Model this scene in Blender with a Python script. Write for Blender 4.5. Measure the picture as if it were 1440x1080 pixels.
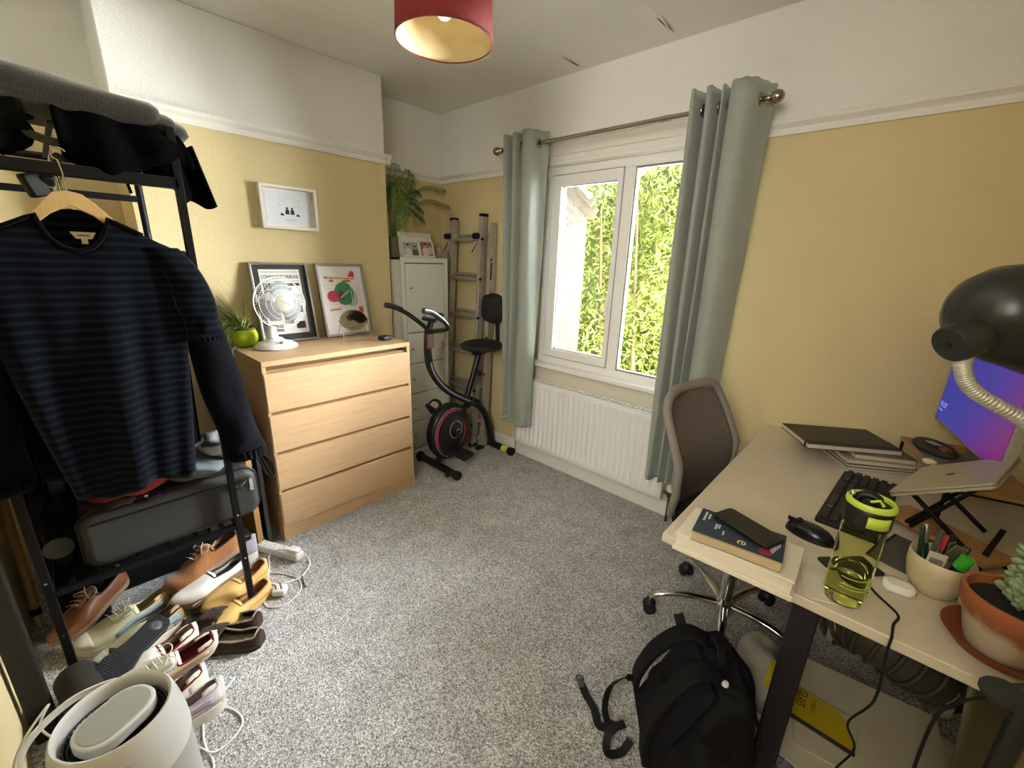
import bpy, bmesh, math, random
import numpy as np
from mathutils import Vector, Matrix, Euler, noise
PI = math.pi
random.seed(7); RNG = np.random.default_rng(7)
sc = bpy.context.scene
COL = sc.collection
for o in list(bpy.data.objects): bpy.data.objects.remove(o)

# ------------------------------------------------------------------ camera
CAM_H = 1.4486
def cam_matrix():
    yaw, pit, rol = 0.73534978, 0.28836527, 0.03375458
    f = Vector((-math.sin(yaw)*math.cos(pit), math.cos(yaw)*math.cos(pit), -math.sin(pit)))
    r = Vector((math.cos(yaw), math.sin(yaw), 0)); u = r.cross(f)
    r2 = r*math.cos(rol) + u*math.sin(rol); u2 = -r*math.sin(rol) + u*math.cos(rol)
    return Matrix(((r2.x, u2.x, -f.x, 0), (r2.y, u2.y, -f.y, 0), (r2.z, u2.z, -f.z, CAM_H), (0, 0, 0, 1)))
cd = bpy.data.cameras.new('camera'); cam = bpy.data.objects.new('camera', cd); COL.objects.link(cam)
cam.matrix_world = cam_matrix(); cd.sensor_width = 36; cd.lens = 590.963*36/1440; cd.clip_start = 0.02
sc.camera = cam
# ------------------------------------------------------------------ world, sky, lights, exposure
w = bpy.data.worlds.new('sky'); sc.world = w; w.use_nodes = True
nt = w.node_tree; bg = nt.nodes['Background']
sky = nt.nodes.new('ShaderNodeTexSky'); sky.sky_type = 'NISHITA'; sky.sun_disc = False
sky.sun_elevation = math.radians(48); sky.sun_rotation = math.radians(200); sky.dust_density = 3; sky.air_density = 0.8
mixn = nt.nodes.new('ShaderNodeMix'); mixn.data_type = 'RGBA'; mixn.inputs[0].default_value = 0.6
nt.links.new(sky.outputs[0], mixn.inputs[6]); mixn.inputs[7].default_value = (7.5, 7.8, 8.2, 1)
nt.links.new(mixn.outputs[2], bg.inputs[0]); bg.inputs[1].default_value = 0.36
def area_light(name, loc, target, sx, sy, power, col=(1, 1, 1)):
    l = bpy.data.lights.new(name, 'AREA'); l.shape = 'RECTANGLE'; l.size = sx; l.size_y = sy; l.energy = power; l.color = col
    o = bpy.data.objects.new(name, l); COL.objects.link(o); o.location = loc
    o.rotation_euler = (Vector(target) - Vector(loc)).to_track_quat('-Z', 'Y').to_euler()
    return o
area_light('sky_fill_lamp', (-1.3, 3.25, 2.95), (-1.35, 0.7, 0.7), 2.0, 1.1, 800, (0.93, 0.97, 1.0))  # added lamp outside above the window, boosts the sky's light indoors
area_light('side_fill_lamp', (0.35, 3.9, 2.0), (-2.4, 1.0, 1.1), 2.6, 2.4, 1000, (0.95, 0.98, 1.0))  # added lamp out of view to the right, brightens the chimney breast
area_light('far_side_fill_lamp', (1.5, 3.8, 2.0), (-2.4, 1.4, 1.2), 2.2, 2.4, 1300, (0.95, 0.98, 1.0))  # second added lamp further right, spreads light along that wall
area_light('low_fill_lamp', (-1.3, 3.0, 0.15), (-1.4, 0.9, 1.5), 1.8, 0.7, 1300, (0.98, 1.0, 0.95))  # added low lamp outside, stands in for light bounced off the ground
ll_ = area_light('rear_fill_lamp', (-0.05, -1.15, 2.0), (-2.6, 1.7, 1.1), 0.8, 1.0, 16, (1.0, 0.97, 0.92))  # added weak fill behind the camera, not a real lamp on a landing
ll_.data.spread = 1.9
sl = bpy.data.lights.new('sun', 'SUN'); sl.energy = 4.0; sl.angle = 0.02; sl.color = (1, .96, .86)
so = bpy.data.objects.new('sun', sl); COL.objects.link(so); so.rotation_euler = Vector((-0.25, 0.75, -0.75)).to_track_quat('-Z', 'Y').to_euler()
sc.view_settings.view_transform = 'Standard'; sc.view_settings.look = 'None'
sc.view_settings.gamma = 1.0; sc.view_settings.use_curve_mapping = False
sc.view_settings.exposure = 0.78
sc.cycles.max_bounces = 10; sc.cycles.diffuse_bounces = 6; sc.cycles.transparent_max_bounces = 12
sc.cycles.use_denoising = True
sc.cycles.sample_clamp_indirect = 6

# ------------------------------------------------------------------ materials
def srgb(h):
    h = h.lstrip('#'); c = [int(h[i:i+2], 16)/255 for i in (0, 2, 4)]
    return tuple(x/12.92 if x <= .04045 else ((x+.055)/1.055)**2.4 for x in c) + (1,)
MATS = {}
def mat(name, col, rough=.5, metal=0, var=0, vscale=8, bump=0, bscale=60, spec=.5, stretch=None, trans=0, ior=1.45, emit=None, es=1, sheen=0, alpha=1, det=4, bdist=.01):
    if name in MATS: return MATS[name]
    m = bpy.data.materials.new(name); m.use_nodes = True; MATS[name] = m
    n = m.node_tree; p = n.nodes['Principled BSDF']; L = n.links.new
    c = srgb(col) if isinstance(col, str) else col
    p.inputs['Base Color'].default_value = c; p.inputs['Roughness'].default_value = rough; p.inputs['Metallic'].default_value = metal
    p.inputs['Specular IOR Level'].default_value = spec; p.inputs['Transmission Weight'].default_value = trans; p.inputs['IOR'].default_value = ior
    p.inputs['Alpha'].default_value = alpha
    if sheen: p.inputs['Sheen Weight'].default_value = sheen
    if emit: p.inputs['Emission Color'].default_value = srgb(emit); p.inputs['Emission Strength'].default_value = es
    tc = n.nodes.new('ShaderNodeTexCoord'); mp = n.nodes.new('ShaderNodeMapping'); L(tc.outputs['Object'], mp.inputs[0])
    if stretch: mp.inputs['Scale'].default_value = stretch
    if var:
        t = n.nodes.new('ShaderNodeTexNoise'); t.inputs['Scale'].default_value = vscale; t.inputs['Detail'].default_value = det; L(mp.outputs[0], t.inputs[0])
        r = n.nodes.new('ShaderNodeValToRGB'); L(t.outputs[0], r.inputs[0])
        r.color_ramp.elements[0].position = .3; r.color_ramp.elements[1].position = .7
        r.color_ramp.elements[0].color = tuple(x*(1-var) for x in c[:3])+(1,); r.color_ramp.elements[1].color = tuple(min(1, x*(1+var*.6)) for x in c[:3])+(1,)
        L(r.outputs[0], p.inputs['Base Color'])
    if bump:
        t = n.nodes.new('ShaderNodeTexNoise'); t.inputs['Scale'].default_value = bscale; t.inputs['Detail'].default_value = 3; L(mp.outputs[0], t.inputs[0])
        b = n.nodes.new('ShaderNodeBump'); b.inputs['Strength'].default_value = bump; b.inputs['Distance'].default_value = bdist
        L(t.outputs[0], b.inputs['Height']); L(b.outputs[0], p.inputs['Normal'])
    return m
def mat_wall(name, low, high=None, zsplit=2.01):
    m = bpy.data.materials.new(name); m.use_nodes = True; n = m.node_tree; p = n.nodes['Principled BSDF']; L = n.links.new
    p.inputs['Roughness'].default_value = .8; p.inputs['Specular IOR Level'].default_value = .25
    g = n.nodes.new('ShaderNodeNewGeometry'); s = n.nodes.new('ShaderNodeSeparateXYZ'); L(g.outputs['Position'], s.inputs[0])
    c = n.nodes.new('ShaderNodeMath'); c.operation = 'GREATER_THAN'; c.inputs[1].default_value = zsplit; L(s.outputs[2], c.inputs[0])
    mx = n.nodes.new('ShaderNodeMix'); mx.data_type = 'RGBA'; L(c.outputs[0], mx.inputs[0])
    mx.inputs[6].default_value = srgb(low); mx.inputs[7].default_value = srgb(high or low)
    t = n.nodes.new('ShaderNodeTexNoise'); t.inputs['Scale'].default_value = 2.5; L(g.outputs['Position'], t.inputs[0])
    mx2 = n.nodes.new('ShaderNodeMix'); mx2.data_type = 'RGBA'; mx2.blend_type = 'MULTIPLY'; mx2.inputs[0].default_value = .12
    L(mx.outputs[2], mx2.inputs[6]); L(t.outputs[0], mx2.inputs[7]); L(mx2.outputs[2], p.inputs['Base Color'])
    mp = n.nodes.new('ShaderNodeMapping'); mp.inputs['Scale'].default_value = (1, 1, 1.6); L(g.outputs['Position'], mp.inputs[0])
    t2 = n.nodes.new('ShaderNodeTexNoise'); t2.inputs['Scale'].default_value = 75; t2.inputs['Detail'].default_value = 3; t2.inputs['Distortion'].default_value = 1.2; L(mp.outputs[0], t2.inputs[0])
    b = n.nodes.new('ShaderNodeBump'); b.inputs['Strength'].default_value = .38; b.inputs['Distance'].default_value = .006
    L(t2.outputs[0], b.inputs['Height']); L(b.outputs[0], p.inputs['Normal'])
    return m
def mat_carpet():
    m = bpy.data.materials.new('carpet_grey'); m.use_nodes = True; n = m.node_tree; p = n.nodes['Principled BSDF']; L = n.links.new
    p.inputs['Roughness'].default_value = 1; p.inputs['Specular IOR Level'].default_value = .05; p.inputs['Sheen Weight'].default_value = .15
    g = n.nodes.new('ShaderNodeNewGeometry')
    t = n.nodes.new('ShaderNodeTexVoronoi'); t.inputs['Scale'].default_value = 250; L(g.outputs['Position'], t.inputs['Vector'])
    sp = n.nodes.new('ShaderNodeSeparateColor'); L(t.outputs['Color'], sp.inputs[0])
    r = n.nodes.new('ShaderNodeValToRGB'); L(sp.outputs[0], r.inputs[0]); e = r.color_ramp.elements
    e[0].position = 0; e[0].color = srgb('#6f6e6c'); e[1].position = 1; e[1].color = srgb('#efeeeb')
    k = e.new(.3); k.color = srgb('#a3a29f'); k = e.new(.7); k.color = srgb('#c6c5c2')
    t3 = n.nodes.new('ShaderNodeTexNoise'); t3.inputs['Scale'].default_value = 9; t3.inputs['Detail'].default_value = 5; L(g.outputs['Position'], t3.inputs[0])
    r3 = n.nodes.new('ShaderNodeValToRGB'); L(t3.outputs[0], r3.inputs[0]); r3.color_ramp.elements[0].position = .3; r3.color_ramp.elements[0].color = (.72, .72, .72, 1); r3.color_ramp.elements[1].position = .7
    mx = n.nodes.new('ShaderNodeMix'); mx.data_type = 'RGBA'; mx.blend_type = 'MULTIPLY'; mx.inputs[0].default_value = .8
    L(r.outputs[0], mx.inputs[6]); L(r3.outputs[0], mx.inputs[7]); L(mx.outputs[2], p.inputs['Base Color'])
    b = n.nodes.new('ShaderNodeBump'); b.inputs['Strength'].default_value = .6; b.inputs['Distance'].default_value = .006
    L(t.outputs['Distance'], b.inputs['Height']); L(b.outputs[0], p.inputs['Normal'])
    return m
def mat_stripes(name, c1, c2, period, width=.5, warp=.02, axis=2, rough=.9):
    m = bpy.data.materials.new(name); m.use_nodes = True; n = m.node_tree; p = n.nodes['Principled BSDF']; L = n.links.new
    p.inputs['Roughness'].default_value = rough; p.inputs['Specular IOR Level'].default_value = .1; p.inputs['Sheen Weight'].default_value = .06
    tc = n.nodes.new('ShaderNodeTexCoord'); s = n.nodes.new('ShaderNodeSeparateXYZ'); L(tc.outputs['Object'], s.inputs[0])
    t = n.nodes.new('ShaderNodeTexNoise'); t.inputs['Scale'].default_value = 5; L(tc.outputs['Object'], t.inputs[0])
    a = n.nodes.new('ShaderNodeMath'); a.operation = 'MULTIPLY_ADD'; L(t.outputs[0], a.inputs[0]); a.inputs[1].default_value = warp; L(s.outputs[axis], a.inputs[2])
    b = n.nodes.new('ShaderNodeMath'); b.operation = 'DIVIDE'; L(a.outputs[0], b.inputs[0]); b.inputs[1].default_value = period
    f = n.nodes.new('ShaderNodeMath'); f.operation = 'FRACT'; L(b.outputs[0], f.inputs[0])
    r = n.nodes.new('ShaderNodeValToRGB'); L(f.outputs[0], r.inputs[0]); e = r.color_ramp.elements
    e[0].position = 0; e[0].color = srgb(c1); e[1].position = width*.5; e[1].color = srgb(c2)
    for q, c in ((width, c2), (min(.98, width+.2), c1)):
        k = e.new(q); k.color = srgb(c)
    t2 = n.nodes.new('ShaderNodeTexNoise'); t2.inputs['Scale'].default_value = 60; t2.inputs['Detail'].default_value = 4; L(tc.outputs['Object'], t2.inputs[0])
    bm = n.nodes.new('ShaderNodeBump'); bm.inputs['Strength'].default_value = .3; bm.inputs['Distance'].default_value = .004; L(t2.outputs[0], bm.inputs['Height']); L(bm.outputs[0], p.inputs['Normal'])
    L(r.outputs[0], p.inputs['Base Color']); MATS[name] = m
    return m
def mat_screen():
    m = bpy.data.materials.new('monitor_screen'); m.use_nodes = True; n = m.node_tree; p = n.nodes['Principled BSDF']; L = n.links.new
    tc = n.nodes.new('ShaderNodeTexCoord'); s = n.nodes.new('ShaderNodeSeparateXYZ'); L(tc.outputs['Object'], s.inputs[0])
    mr = n.nodes.new('ShaderNodeMath'); mr.operation = 'MULTIPLY_ADD'; L(s.outputs[0], mr.inputs[0]); mr.inputs[1].default_value = 2.4
    ad = n.nodes.new('ShaderNodeMath'); ad.operation = 'MULTIPLY_ADD'; L(s.outputs[2], ad.inputs[0]); ad.inputs[1].default_value = -1.4; ad.inputs[2].default_value = .62; L(ad.outputs[0], mr.inputs[2])
    r = n.nodes.new('ShaderNodeValToRGB'); L(mr.outputs[0], r.inputs[0]); e = r.color_ramp.elements
    e[0].position = .2; e[0].color = srgb('#2a34b4'); e[1].position = .95; e[1].color = srgb('#8a2288')
    k = e.new(.5); k.color = srgb('#4a2fb4')
    p.inputs['Base Color'].default_value = (.01, .01, .02, 1); p.inputs['Roughness'].default_value = .3
    L(r.outputs[0], p.inputs['Emission Color']); p.inputs['Emission Strength'].default_value = .36
    return m
def mat_glass(name, tint=(1, 1, 1, 1), refl=.08):
    m = bpy.data.materials.new(name); m.use_nodes = True; n = m.node_tree; L = n.links.new; n.nodes.remove(n.nodes['Principled BSDF'])
    t = n.nodes.new('ShaderNodeBsdfTransparent'); t.inputs[0].default_value = tint; g = n.nodes.new('ShaderNodeBsdfGlossy'); g.inputs['Roughness'].default_value = .02
    f = n.nodes.new('ShaderNodeFresnel'); f.inputs[0].default_value = 1.45; mx = n.nodes.new('ShaderNodeMixShader')
    L(f.outputs[0], mx.inputs[0]); L(t.outputs[0], mx.inputs[1]); L(g.outputs[0], mx.inputs[2]); L(mx.outputs[0], n.nodes['Material Output'].inputs[0])
    MATS[name] = m; return m

# ------------------------------------------------------------------ mesh helpers
WM = {}
def set_tags(o, label=None, cat=None, group=None, kind=None):
    if label: o['label'] = label
    if cat: o['category'] = cat
    if group: o['group'] = group
    if kind: o['kind'] = kind
    return o
def thing(name, label, cat, loc=(0, 0, 0), rz=0, group=None, rot=None, local=False):
    o = bpy.data.objects.new(name, None); COL.objects.link(o); o.empty_display_size = .05
    e = Euler(rot) if rot else Euler((0, 0, rz))
    o.location = loc; o.rotation_euler = e
    WM[o.name] = (Matrix.Translation(loc) @ e.to_matrix().to_4x4(), local)
    return set_tags(o, label, cat, group)
class B:
    def __init__(s): s.v = []; s.f = []
    def add(s, vs, fs):
        k = len(s.v); s.v += [tuple(x) for x in vs]; s.f += [tuple(i+k for i in f) for f in fs]; return s
    def box(s, c, d, rot=None, taper=None):
        x, y, z = d[0]/2, d[1]/2, d[2]/2
        vs = [Vector((a*x*((taper or 1) if k > 0 else 1), b*y*((taper or 1) if k > 0 else 1), k*z)) for k in (-1, 1) for a, b in ((-1, -1), (1, -1), (1, 1), (-1, 1))]
        if rot is not None:
            R = rot if isinstance(rot, Matrix) else Euler(rot).to_matrix(); vs = [R @ v for v in vs]
        c = Vector(c); vs = [v + c for v in vs]
        return s.add(vs, [(3, 2, 1, 0), (4, 5, 6, 7), (0, 1, 5, 4), (1, 2, 6, 5), (2, 3, 7, 6), (3, 0, 4, 7)])
    def bb(s, a, b):  # box from min corner to max corner
        return s.box([(a[i]+b[i])/2 for i in range(3)], [abs(b[i]-a[i]) for i in range(3)])
    def bar(s, a, b, w, h, up=(0, 0, 1)):
        a, b = Vector(a), Vector(b); d = b-a; L = d.length; d.normalize(); u = Vector(up)
        if abs(d.dot(u)) > .98: u = Vector((0, 1, 0))
        x = d.cross(u).normalized(); z = x.cross(d)
        R = Matrix((x, d, z)).transposed()
        return s.box((a+b)/2, (w, L, h), R)
    def tube(s, pts, r, seg=10, closed=False, cap=True, flat=1.0):
        pts = [Vector(p) for p in pts]; n = len(pts); rs = r if isinstance(r, (list, tuple)) else [r]*n
        k0 = len(s.v); prev = None; rings = []
        for i, p in enumerate(pts):
            if closed: t = pts[(i+1) % n]-pts[i-1]
            else: t = pts[min(i+1, n-1)]-pts[max(i-1, 0)]
            t.normalize() if t.length > 0 else None
            if prev is None:
                a = Vector((0, 0, 1)) if abs(t.z) < .9 else Vector((1, 0, 0)); nx = t.cross(a).normalized()
            else:
                nx = prev - t*prev.dot(t); nx = nx.normalized() if nx.length > 1e-6 else prev
            prev = nx; ny = t.cross(nx)
            rings.append([p + (nx*math.cos(q) + ny*math.sin(q)*flat)*rs[i] for q in [2*PI*j/seg for j in range(seg)]])
        vs = [v for R in rings for v in R]; fs = []
        for i in range(n if closed else n-1):
            for j in range(seg):
                a, b = i*seg+j, i*seg+(j+1) % seg; c, d = ((i+1) % n)*seg+(j+1) % seg, ((i+1) % n)*seg+j
                fs.append((a, b, c, d))
        if cap and not closed: fs += [tuple(range(seg))[::-1], tuple((n-1)*seg+j for j in range(seg))]
        return s.add(vs, fs)
    def lathe(s, prof, c=(0, 0, 0), seg=32, rot=None, sx=1, sy=1, power=2):
        vs = []; fs = []; c = Vector(c); R = (rot if isinstance(rot, Matrix) else Euler(rot).to_matrix()) if rot is not None else None
        for r, z in prof:
            for j in range(seg):
                q = 2*PI*j/seg; ca, sa = math.cos(q), math.sin(q)
                if power != 2: ca = math.copysign(abs(ca)**(2/power), ca); sa = math.copysign(abs(sa)**(2/power), sa)
                v = Vector((max(r, 1e-5)*ca*sx, max(r, 1e-5)*sa*sy, z))
                if R: v = R @ v
                vs.append(v + c)
        for i in range(len(prof)-1):
            for j in range(seg): fs.append((i*seg+j, i*seg+(j+1) % seg, (i+1)*seg+(j+1) % seg, (i+1)*seg+j))
        return s.add(vs, fs)
    def cyl(s, a, b, r, seg=20, r2=None): return s.tube([a, b], [r, r if r2 is None else r2], seg)
    def sph(s, c, r, seg=16, sc=(1, 1, 1), rot=None):
        n = seg//2
        prof = [(math.sin(PI*i/n)*r, -math.cos(PI*i/n)*r) for i in range(n+1)]
        b = B().lathe(prof, (0, 0, 0), seg); c = Vector(c); R = Euler(rot).to_matrix() if rot is not None else Matrix.Identity(3)
        return s.add([R @ Vector((v[0]*sc[0], v[1]*sc[1], v[2]*sc[2])) + c for v in b.v], b.f)
    def ring(s, x0, x1, z0, z1, l, r, bt, t, y0, y1):  # rectangular frame in the xz plane, member widths left right bottom top
        o = [(x0, z0), (x1, z0), (x1, z1), (x0, z1)]; i = [(x0+l, z0+bt), (x1-r, z0+bt), (x1-r, z1-t), (x0+l, z1-t)]
        vs = [(a, y, c) for y in (y0, y1) for q in (o, i) for a, c in q]; fs = []
        for k in range(4):
            n = (k+1) % 4; fs += [(k, n, 4+n, 4+k), (8+k, 12+k, 12+n, 8+n), (k, 8+k, 8+n, n), (4+k, 4+n, 12+n, 12+k)]
        return s.add(vs, fs)
    def prism(s, poly, z0, z1, M=None):  # poly in xy, extruded in z
        n = len(poly); vs = [Vector((p[0], p[1], z0)) for p in poly]+[Vector((p[0], p[1], z1)) for p in poly]
        if M is not None: vs = [M @ v for v in vs]
        return s.add(vs, [tuple(range(n))[::-1], tuple(range(n, 2*n))]+[(i, (i+1) % n, n+(i+1) % n, n+i) for i in range(n)])
    def grid(s, nu, nv, fn, closeu=False, skip=None):
        vs = [fn(i/(nu if closeu else nu-1), j/(nv-1)) for j in range(nv) for i in range(nu)]; fs = []
        for j in range(nv-1):
            for i in range(nu if closeu else nu-1):
                if skip and skip(i, j): continue
                fs.append((j*nu+i, j*nu+(i+1) % nu, (j+1)*nu+(i+1) % nu, (j+1)*nu+i))
        return s.add(vs, fs)
    def obj(s, name, m, parent=None, smooth=35, bevel=0, solid=0, sub=0, seg=2, **tags):
        v = s.v
        if parent is not None:
            Mw, loc = WM[parent.name]
            if not loc:
                I = Mw.inverted(); v = [I @ Vector(p) for p in v]
        me = bpy.data.meshes.new(name); me.from_pydata([tuple(p) for p in v], [], s.f); me.update()
        bm = bmesh.new(); bm.from_mesh(me); bmesh.ops.recalc_face_normals(bm, faces=bm.faces); bm.to_mesh(me); bm.free()
        if smooth:
            me.polygons.foreach_set('use_smooth', [True]*len(me.polygons))
            if smooth < 180: me.set_sharp_from_angle(angle=math.radians(smooth))
        me.materials.append(m)
        o = bpy.data.objects.new(name, me); COL.objects.link(o)
        if parent is not None: o.parent = parent; WM[o.name] = WM[parent.name]
        else: WM[o.name] = (Matrix.Identity(4), True)
        if solid: q = o.modifiers.new('s', 'SOLIDIFY'); q.thickness = solid; q.offset = 0
        if sub: q = o.modifiers.new('u', 'SUBSURF'); q.levels = sub; q.render_levels = sub
        if bevel: q = o.modifiers.new('b', 'BEVEL'); q.width = bevel; q.segments = seg; q.limit_method = 'ANGLE'; q.angle_limit = .6
        return set_tags(o, **tags)
def solo(b, name, m, label, cat, group=None, **k):
    """a thing that is one mesh: origin at its base centre"""
    v = np.array([tuple(p) for p in b.v]); c = (v.min(0)+v.max(0))/2; c[2] = v[:, 2].min()
    b.v = [tuple(p - c) for p in v]; o = b.obj(name, m, None, label=label, cat=cat, group=group, **k); o.location = c; return o
def text(s, name, size, loc, rot, m, parent, depth=.0006, align='LEFT'):
    c = bpy.data.curves.new(name, 'FONT'); c.body = s; c.size = size; c.extrude = depth; c.align_x = align; c.materials.append(m)
    o = bpy.data.objects.new(name, c); COL.objects.link(o)
    R = rot if isinstance(rot, Matrix) else Euler(rot).to_matrix()
    M = Matrix.Translation(loc) @ R.to_4x4()
    if parent is not None:
        Mw, l = WM[parent.name]; o.parent = parent
        if not l: M = Mw.inverted() @ M
    o.matrix_basis = M; WM[o.name] = WM[parent.name] if parent is not None else (Matrix.Identity(4), True)
    return o
def spline(pts, n=8, closed=False):
    P = [Vector(p) for p in pts]; out = []; N = len(P)
    rng = range(N if closed else N-1)
    for i in rng:
        if closed: p0, p1, p2, p3 = P[i-1], P[i], P[(i+1) % N], P[(i+2) % N]
        else: p0, p1, p2, p3 = P[max(i-1, 0)], P[i], P[i+1], P[min(i+2, N-1)]
        for k in range(n):
            t = k/n; out.append(.5*((2*p1)+(-p0+p2)*t+(2*p0-5*p1+4*p2-p3)*t*t+(-p0+3*p1-3*p2+p3)*t**3))
    if not closed: out.append(P[-1])
    return out
def rrect(w, h, r, n=5, cx=0, cy=0):
    out = []
    for (x, y, a) in ((w/2-r, h/2-r, 0), (-w/2+r, h/2-r, PI/2), (-w/2+r, -h/2+r, PI), (w/2-r, -h/2+r, 1.5*PI)):
        for k in range(n+1): q = a+PI/2*k/n; out.append((cx+x+r*math.cos(q), cy+y+r*math.sin(q)))
    return out
def wob(p, s=6, a=.01): return noise.noise(Vector(p)*s)*a

WHITE = mat('white_gloss_paint', '#e9e6dd', .35, var=.04, vscale=3)
UPVC = mat('white_upvc', '#eceae6', .28)
YELLOW = mat_wall('yellow_wallpaper', '#dac899', '#ebe9e2')
CREAM = mat('cream_ceiling_paint', '#efede6', .85, var=.05, vscale=2, bump=.15, bscale=40)
CARPET = mat_carpet()
BLACK = mat('black_plastic', '#151515', .45)
BLACKM = mat('black_powder_coat', '#0d0c0c', .5, spec=.3, var=.2, vscale=30)
CHROME = mat('chrome', '#d8d8d8', .12, 1)
ALU = mat('brushed_aluminium', '#b5b0a4', .45, .5, var=.15, vscale=20)
OAKV = mat('oak_veneer', '#bf9e77', .45, var=.1, vscale=5, stretch=(1, 1.2, 16), bump=.08, bscale=20, det=8)
RUBBER = mat('black_rubber', '#111111', .8)
WPLAST = mat('white_plastic', '#e9e9e6', .35)
# ------------------------------------------------------------------ room shell
XB, YF, XW, YW, XR, ZC = -2.6, .33, -2.892, 2.28, .47, 2.48
YN = -.285
def struct(b, name, m, **k): return b.obj(name, m, None, kind='structure', **k)
b = B().bb((-3.1, -1.7, -.1), (.7, 2.5, 0)); struct(b, 'floor', CARPET)
b = B().bb((-3.1, -1.7, ZC), (.7, 2.5, ZC+.1))
ceil = struct(b, 'ceiling', CREAM)
# lifted joints of the ceiling paper: thin curled lips near the window wall
for x, y0 in ((-1.05, 2.02), (-1.592, 2.07)):
    g = B().grid(3, 10, lambda u, v: (x+(u-.5)*.018+.004*math.sin(v*5), y0+v*.17, ZC-.0008-.014*math.sin(PI*v)*u))
    g.obj('lifted_paper_seam', CREAM, ceil, solid=.001)
    B().bb((x-.012, y0+.02, ZC-.001), (x+.004, y0+.15, ZC+.0005)).obj('seam_gap', BLACK, ceil)
# ceiling paper joint lines (fine raised ridges)
for x in (-1.05, -1.592, -.5, -2.13): B().bb((x, .1, ZC-.0012), (x+.003, 2.27, ZC)).obj('paper_joint', CREAM, ceil)
# window wall with opening
WX0, WX1, WZ0, WZ1 = -1.83, -.66, .765, 2.02
b = B(); b.bb((-3.1, YW, 0), (WX0, YW+.2, ZC)); b.bb((WX1, YW, 0), (.7, YW+.2, ZC)); b.bb((WX0, YW, 0), (WX1, YW+.2, WZ0)); b.bb((WX0, YW, WZ1), (WX1, YW+.2, ZC))
struct(b, 'wall_window', YELLOW)
b = B().bb((XW-.2, -.4, 0), (XW, YW+.05, ZC)); struct(b, 'wall_left', YELLOW)
b = B().bb((XW-.02, YF, 0), (XB, 1.61, ZC)); struct(b, 'wall_chimney_breast', YELLOW, bevel=.006)
b = B().bb((XR, -1.7, 0), (XR+.2, 2.5, ZC)); struct(b, 'wall_right', YELLOW)
b = B().bb((XW-.1, YN-.15, 0), (-.62, YN, ZC)); b.bb((-.77, -1.6, 0), (-.62, YN-.1, ZC)); struct(b, 'wall_near', YELLOW)
b = B().bb((-.9, -1.65, 0), (.6, -1.5, ZC)); struct(b, 'wall_back', YELLOW)
# picture rails: moulded profile (depth, z) swept along a wall
def rail(name, a, bb_, out):
    prof = [(0, 1.995), (.010, 1.995), (.014, 2.008), (.012, 2.02), (.020, 2.028), (.030, 2.036), (.034, 2.046), (.030, 2.054), (0, 2.056)]
    a, b2, out = Vector(a), Vector(bb_), Vector(out); k = B(); n = len(prof)
    vs = [P+out*d+Vector((0, 0, z)) for P in (a, b2) for d, z in prof]
    k.add(vs, [(i, i+1, n+i+1, n+i) for i in range(n-1)]+[tuple(range(n)), tuple(range(n, 2*n))[::-1]])
    return struct(k, name, WHITE, smooth=25)
rail('trim_1', (XB, YF, 0), (XB, 1.64, 0), (1, 0, 0))
rail('trim_2', (XB+.034, 1.61, 0), (XW, 1.61, 0), (0, 1, 0))
rail('trim_3', (XW, 1.61, 0), (XW, YW, 0), (1, 0, 0))
rail('trim_4', (XW, YW, 0), (-1.86, YW, 0), (0, -1, 0))
rail('trim_5', (-.64, YW, 0), (XR, YW, 0), (0, -1, 0))
rail('trim_6', (XR, YW, 0), (XR, -1.5, 0), (-1, 0, 0))
rail('trim_7', (XW, -.28, 0), (XW, YF, 0), (1, 0, 0))
# baseboards
def base(name, a, c): return struct(B().bb(a, c), name, WHITE, bevel=.006)
base('baseboard_window', (XW, YW-.018, 0), (XR, YW, .10)); base('baseboard_left', (XW, 1.62, 0), (XW+.018, YW-.018, .10))
base('baseboard_breast', (XB, YF, 0), (XB+.018, 1.61, .10)); base('baseboard_alcove', (XW, YN, 0), (XW+.018, YF, .10))
base('baseboard_right', (XR-.018, -1.5, 0), (XR, YW-.018, .10))
# thin dark pipe run on the near wall at the frame's lower left
pc = thing('cable_conduit', 'thin dark twin pipe running down the yellow wall at the far left', 'pipe', (-1.8, YN, 0))
B().cyl((-1.80, YN+.008, 0), (-1.80, YN+.008, 1.5), .006).obj('conduit', mat('brown_conduit', '#4a3a26', .6), pc)
B().cyl((-1.78, YN+.006, 0), (-1.78, YN+.006, 1.5), .004).obj('conduit', MATS['brown_conduit'], pc)

# ------------------------------------------------------------------ window
win = B(); y0, y1 = 2.283, 2.35
win.ring(WX0, WX1, WZ0, WZ1, .055, .055, .05, .07, y0, y1); win.bb((-1.29, y0-.002, WZ0+.045), (-1.215, y1-.01, WZ1-.065))
w1 = win.obj('window_1', UPVC, None, bevel=.006, kind='structure')
# opening sash on the left
s_ = B(); sx0, sx1, sz0, sz1 = -1.772, -1.283, .818, 1.952
s_.ring(sx0, sx1, sz0, sz1, .072, .03, .055, .062, 2.268, 2.33)
sash = s_.obj('window_sash', UPVC, w1, bevel=.007)
GASK_GAP = mat('grey_gasket_and_shade_gap', '#77756f', .7)
B().ring(sx0-.004, sx1+.004, sz0-.004, sz1+.004, .006, .006, .006, .006, 2.2795, 2.2845).obj('sash_shadow_gap', GASK_GAP, w1)  # darker ring drawn in as the shade line between sash and frame
B().ring(sx0+.066, sx1-.024, sz0+.05, sz1-.056, .008, .008, .008, .008, 2.285, 2.32).obj('glazing_gasket', GASK_GAP, w1)
B().ring(-1.216, WX1-.053, .814, 1.951, .008, .008, .008, .008, 2.286, 2.32).obj('glazing_gasket', GASK_GAP, w1)
GLASS = mat_glass('window_glass')
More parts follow.
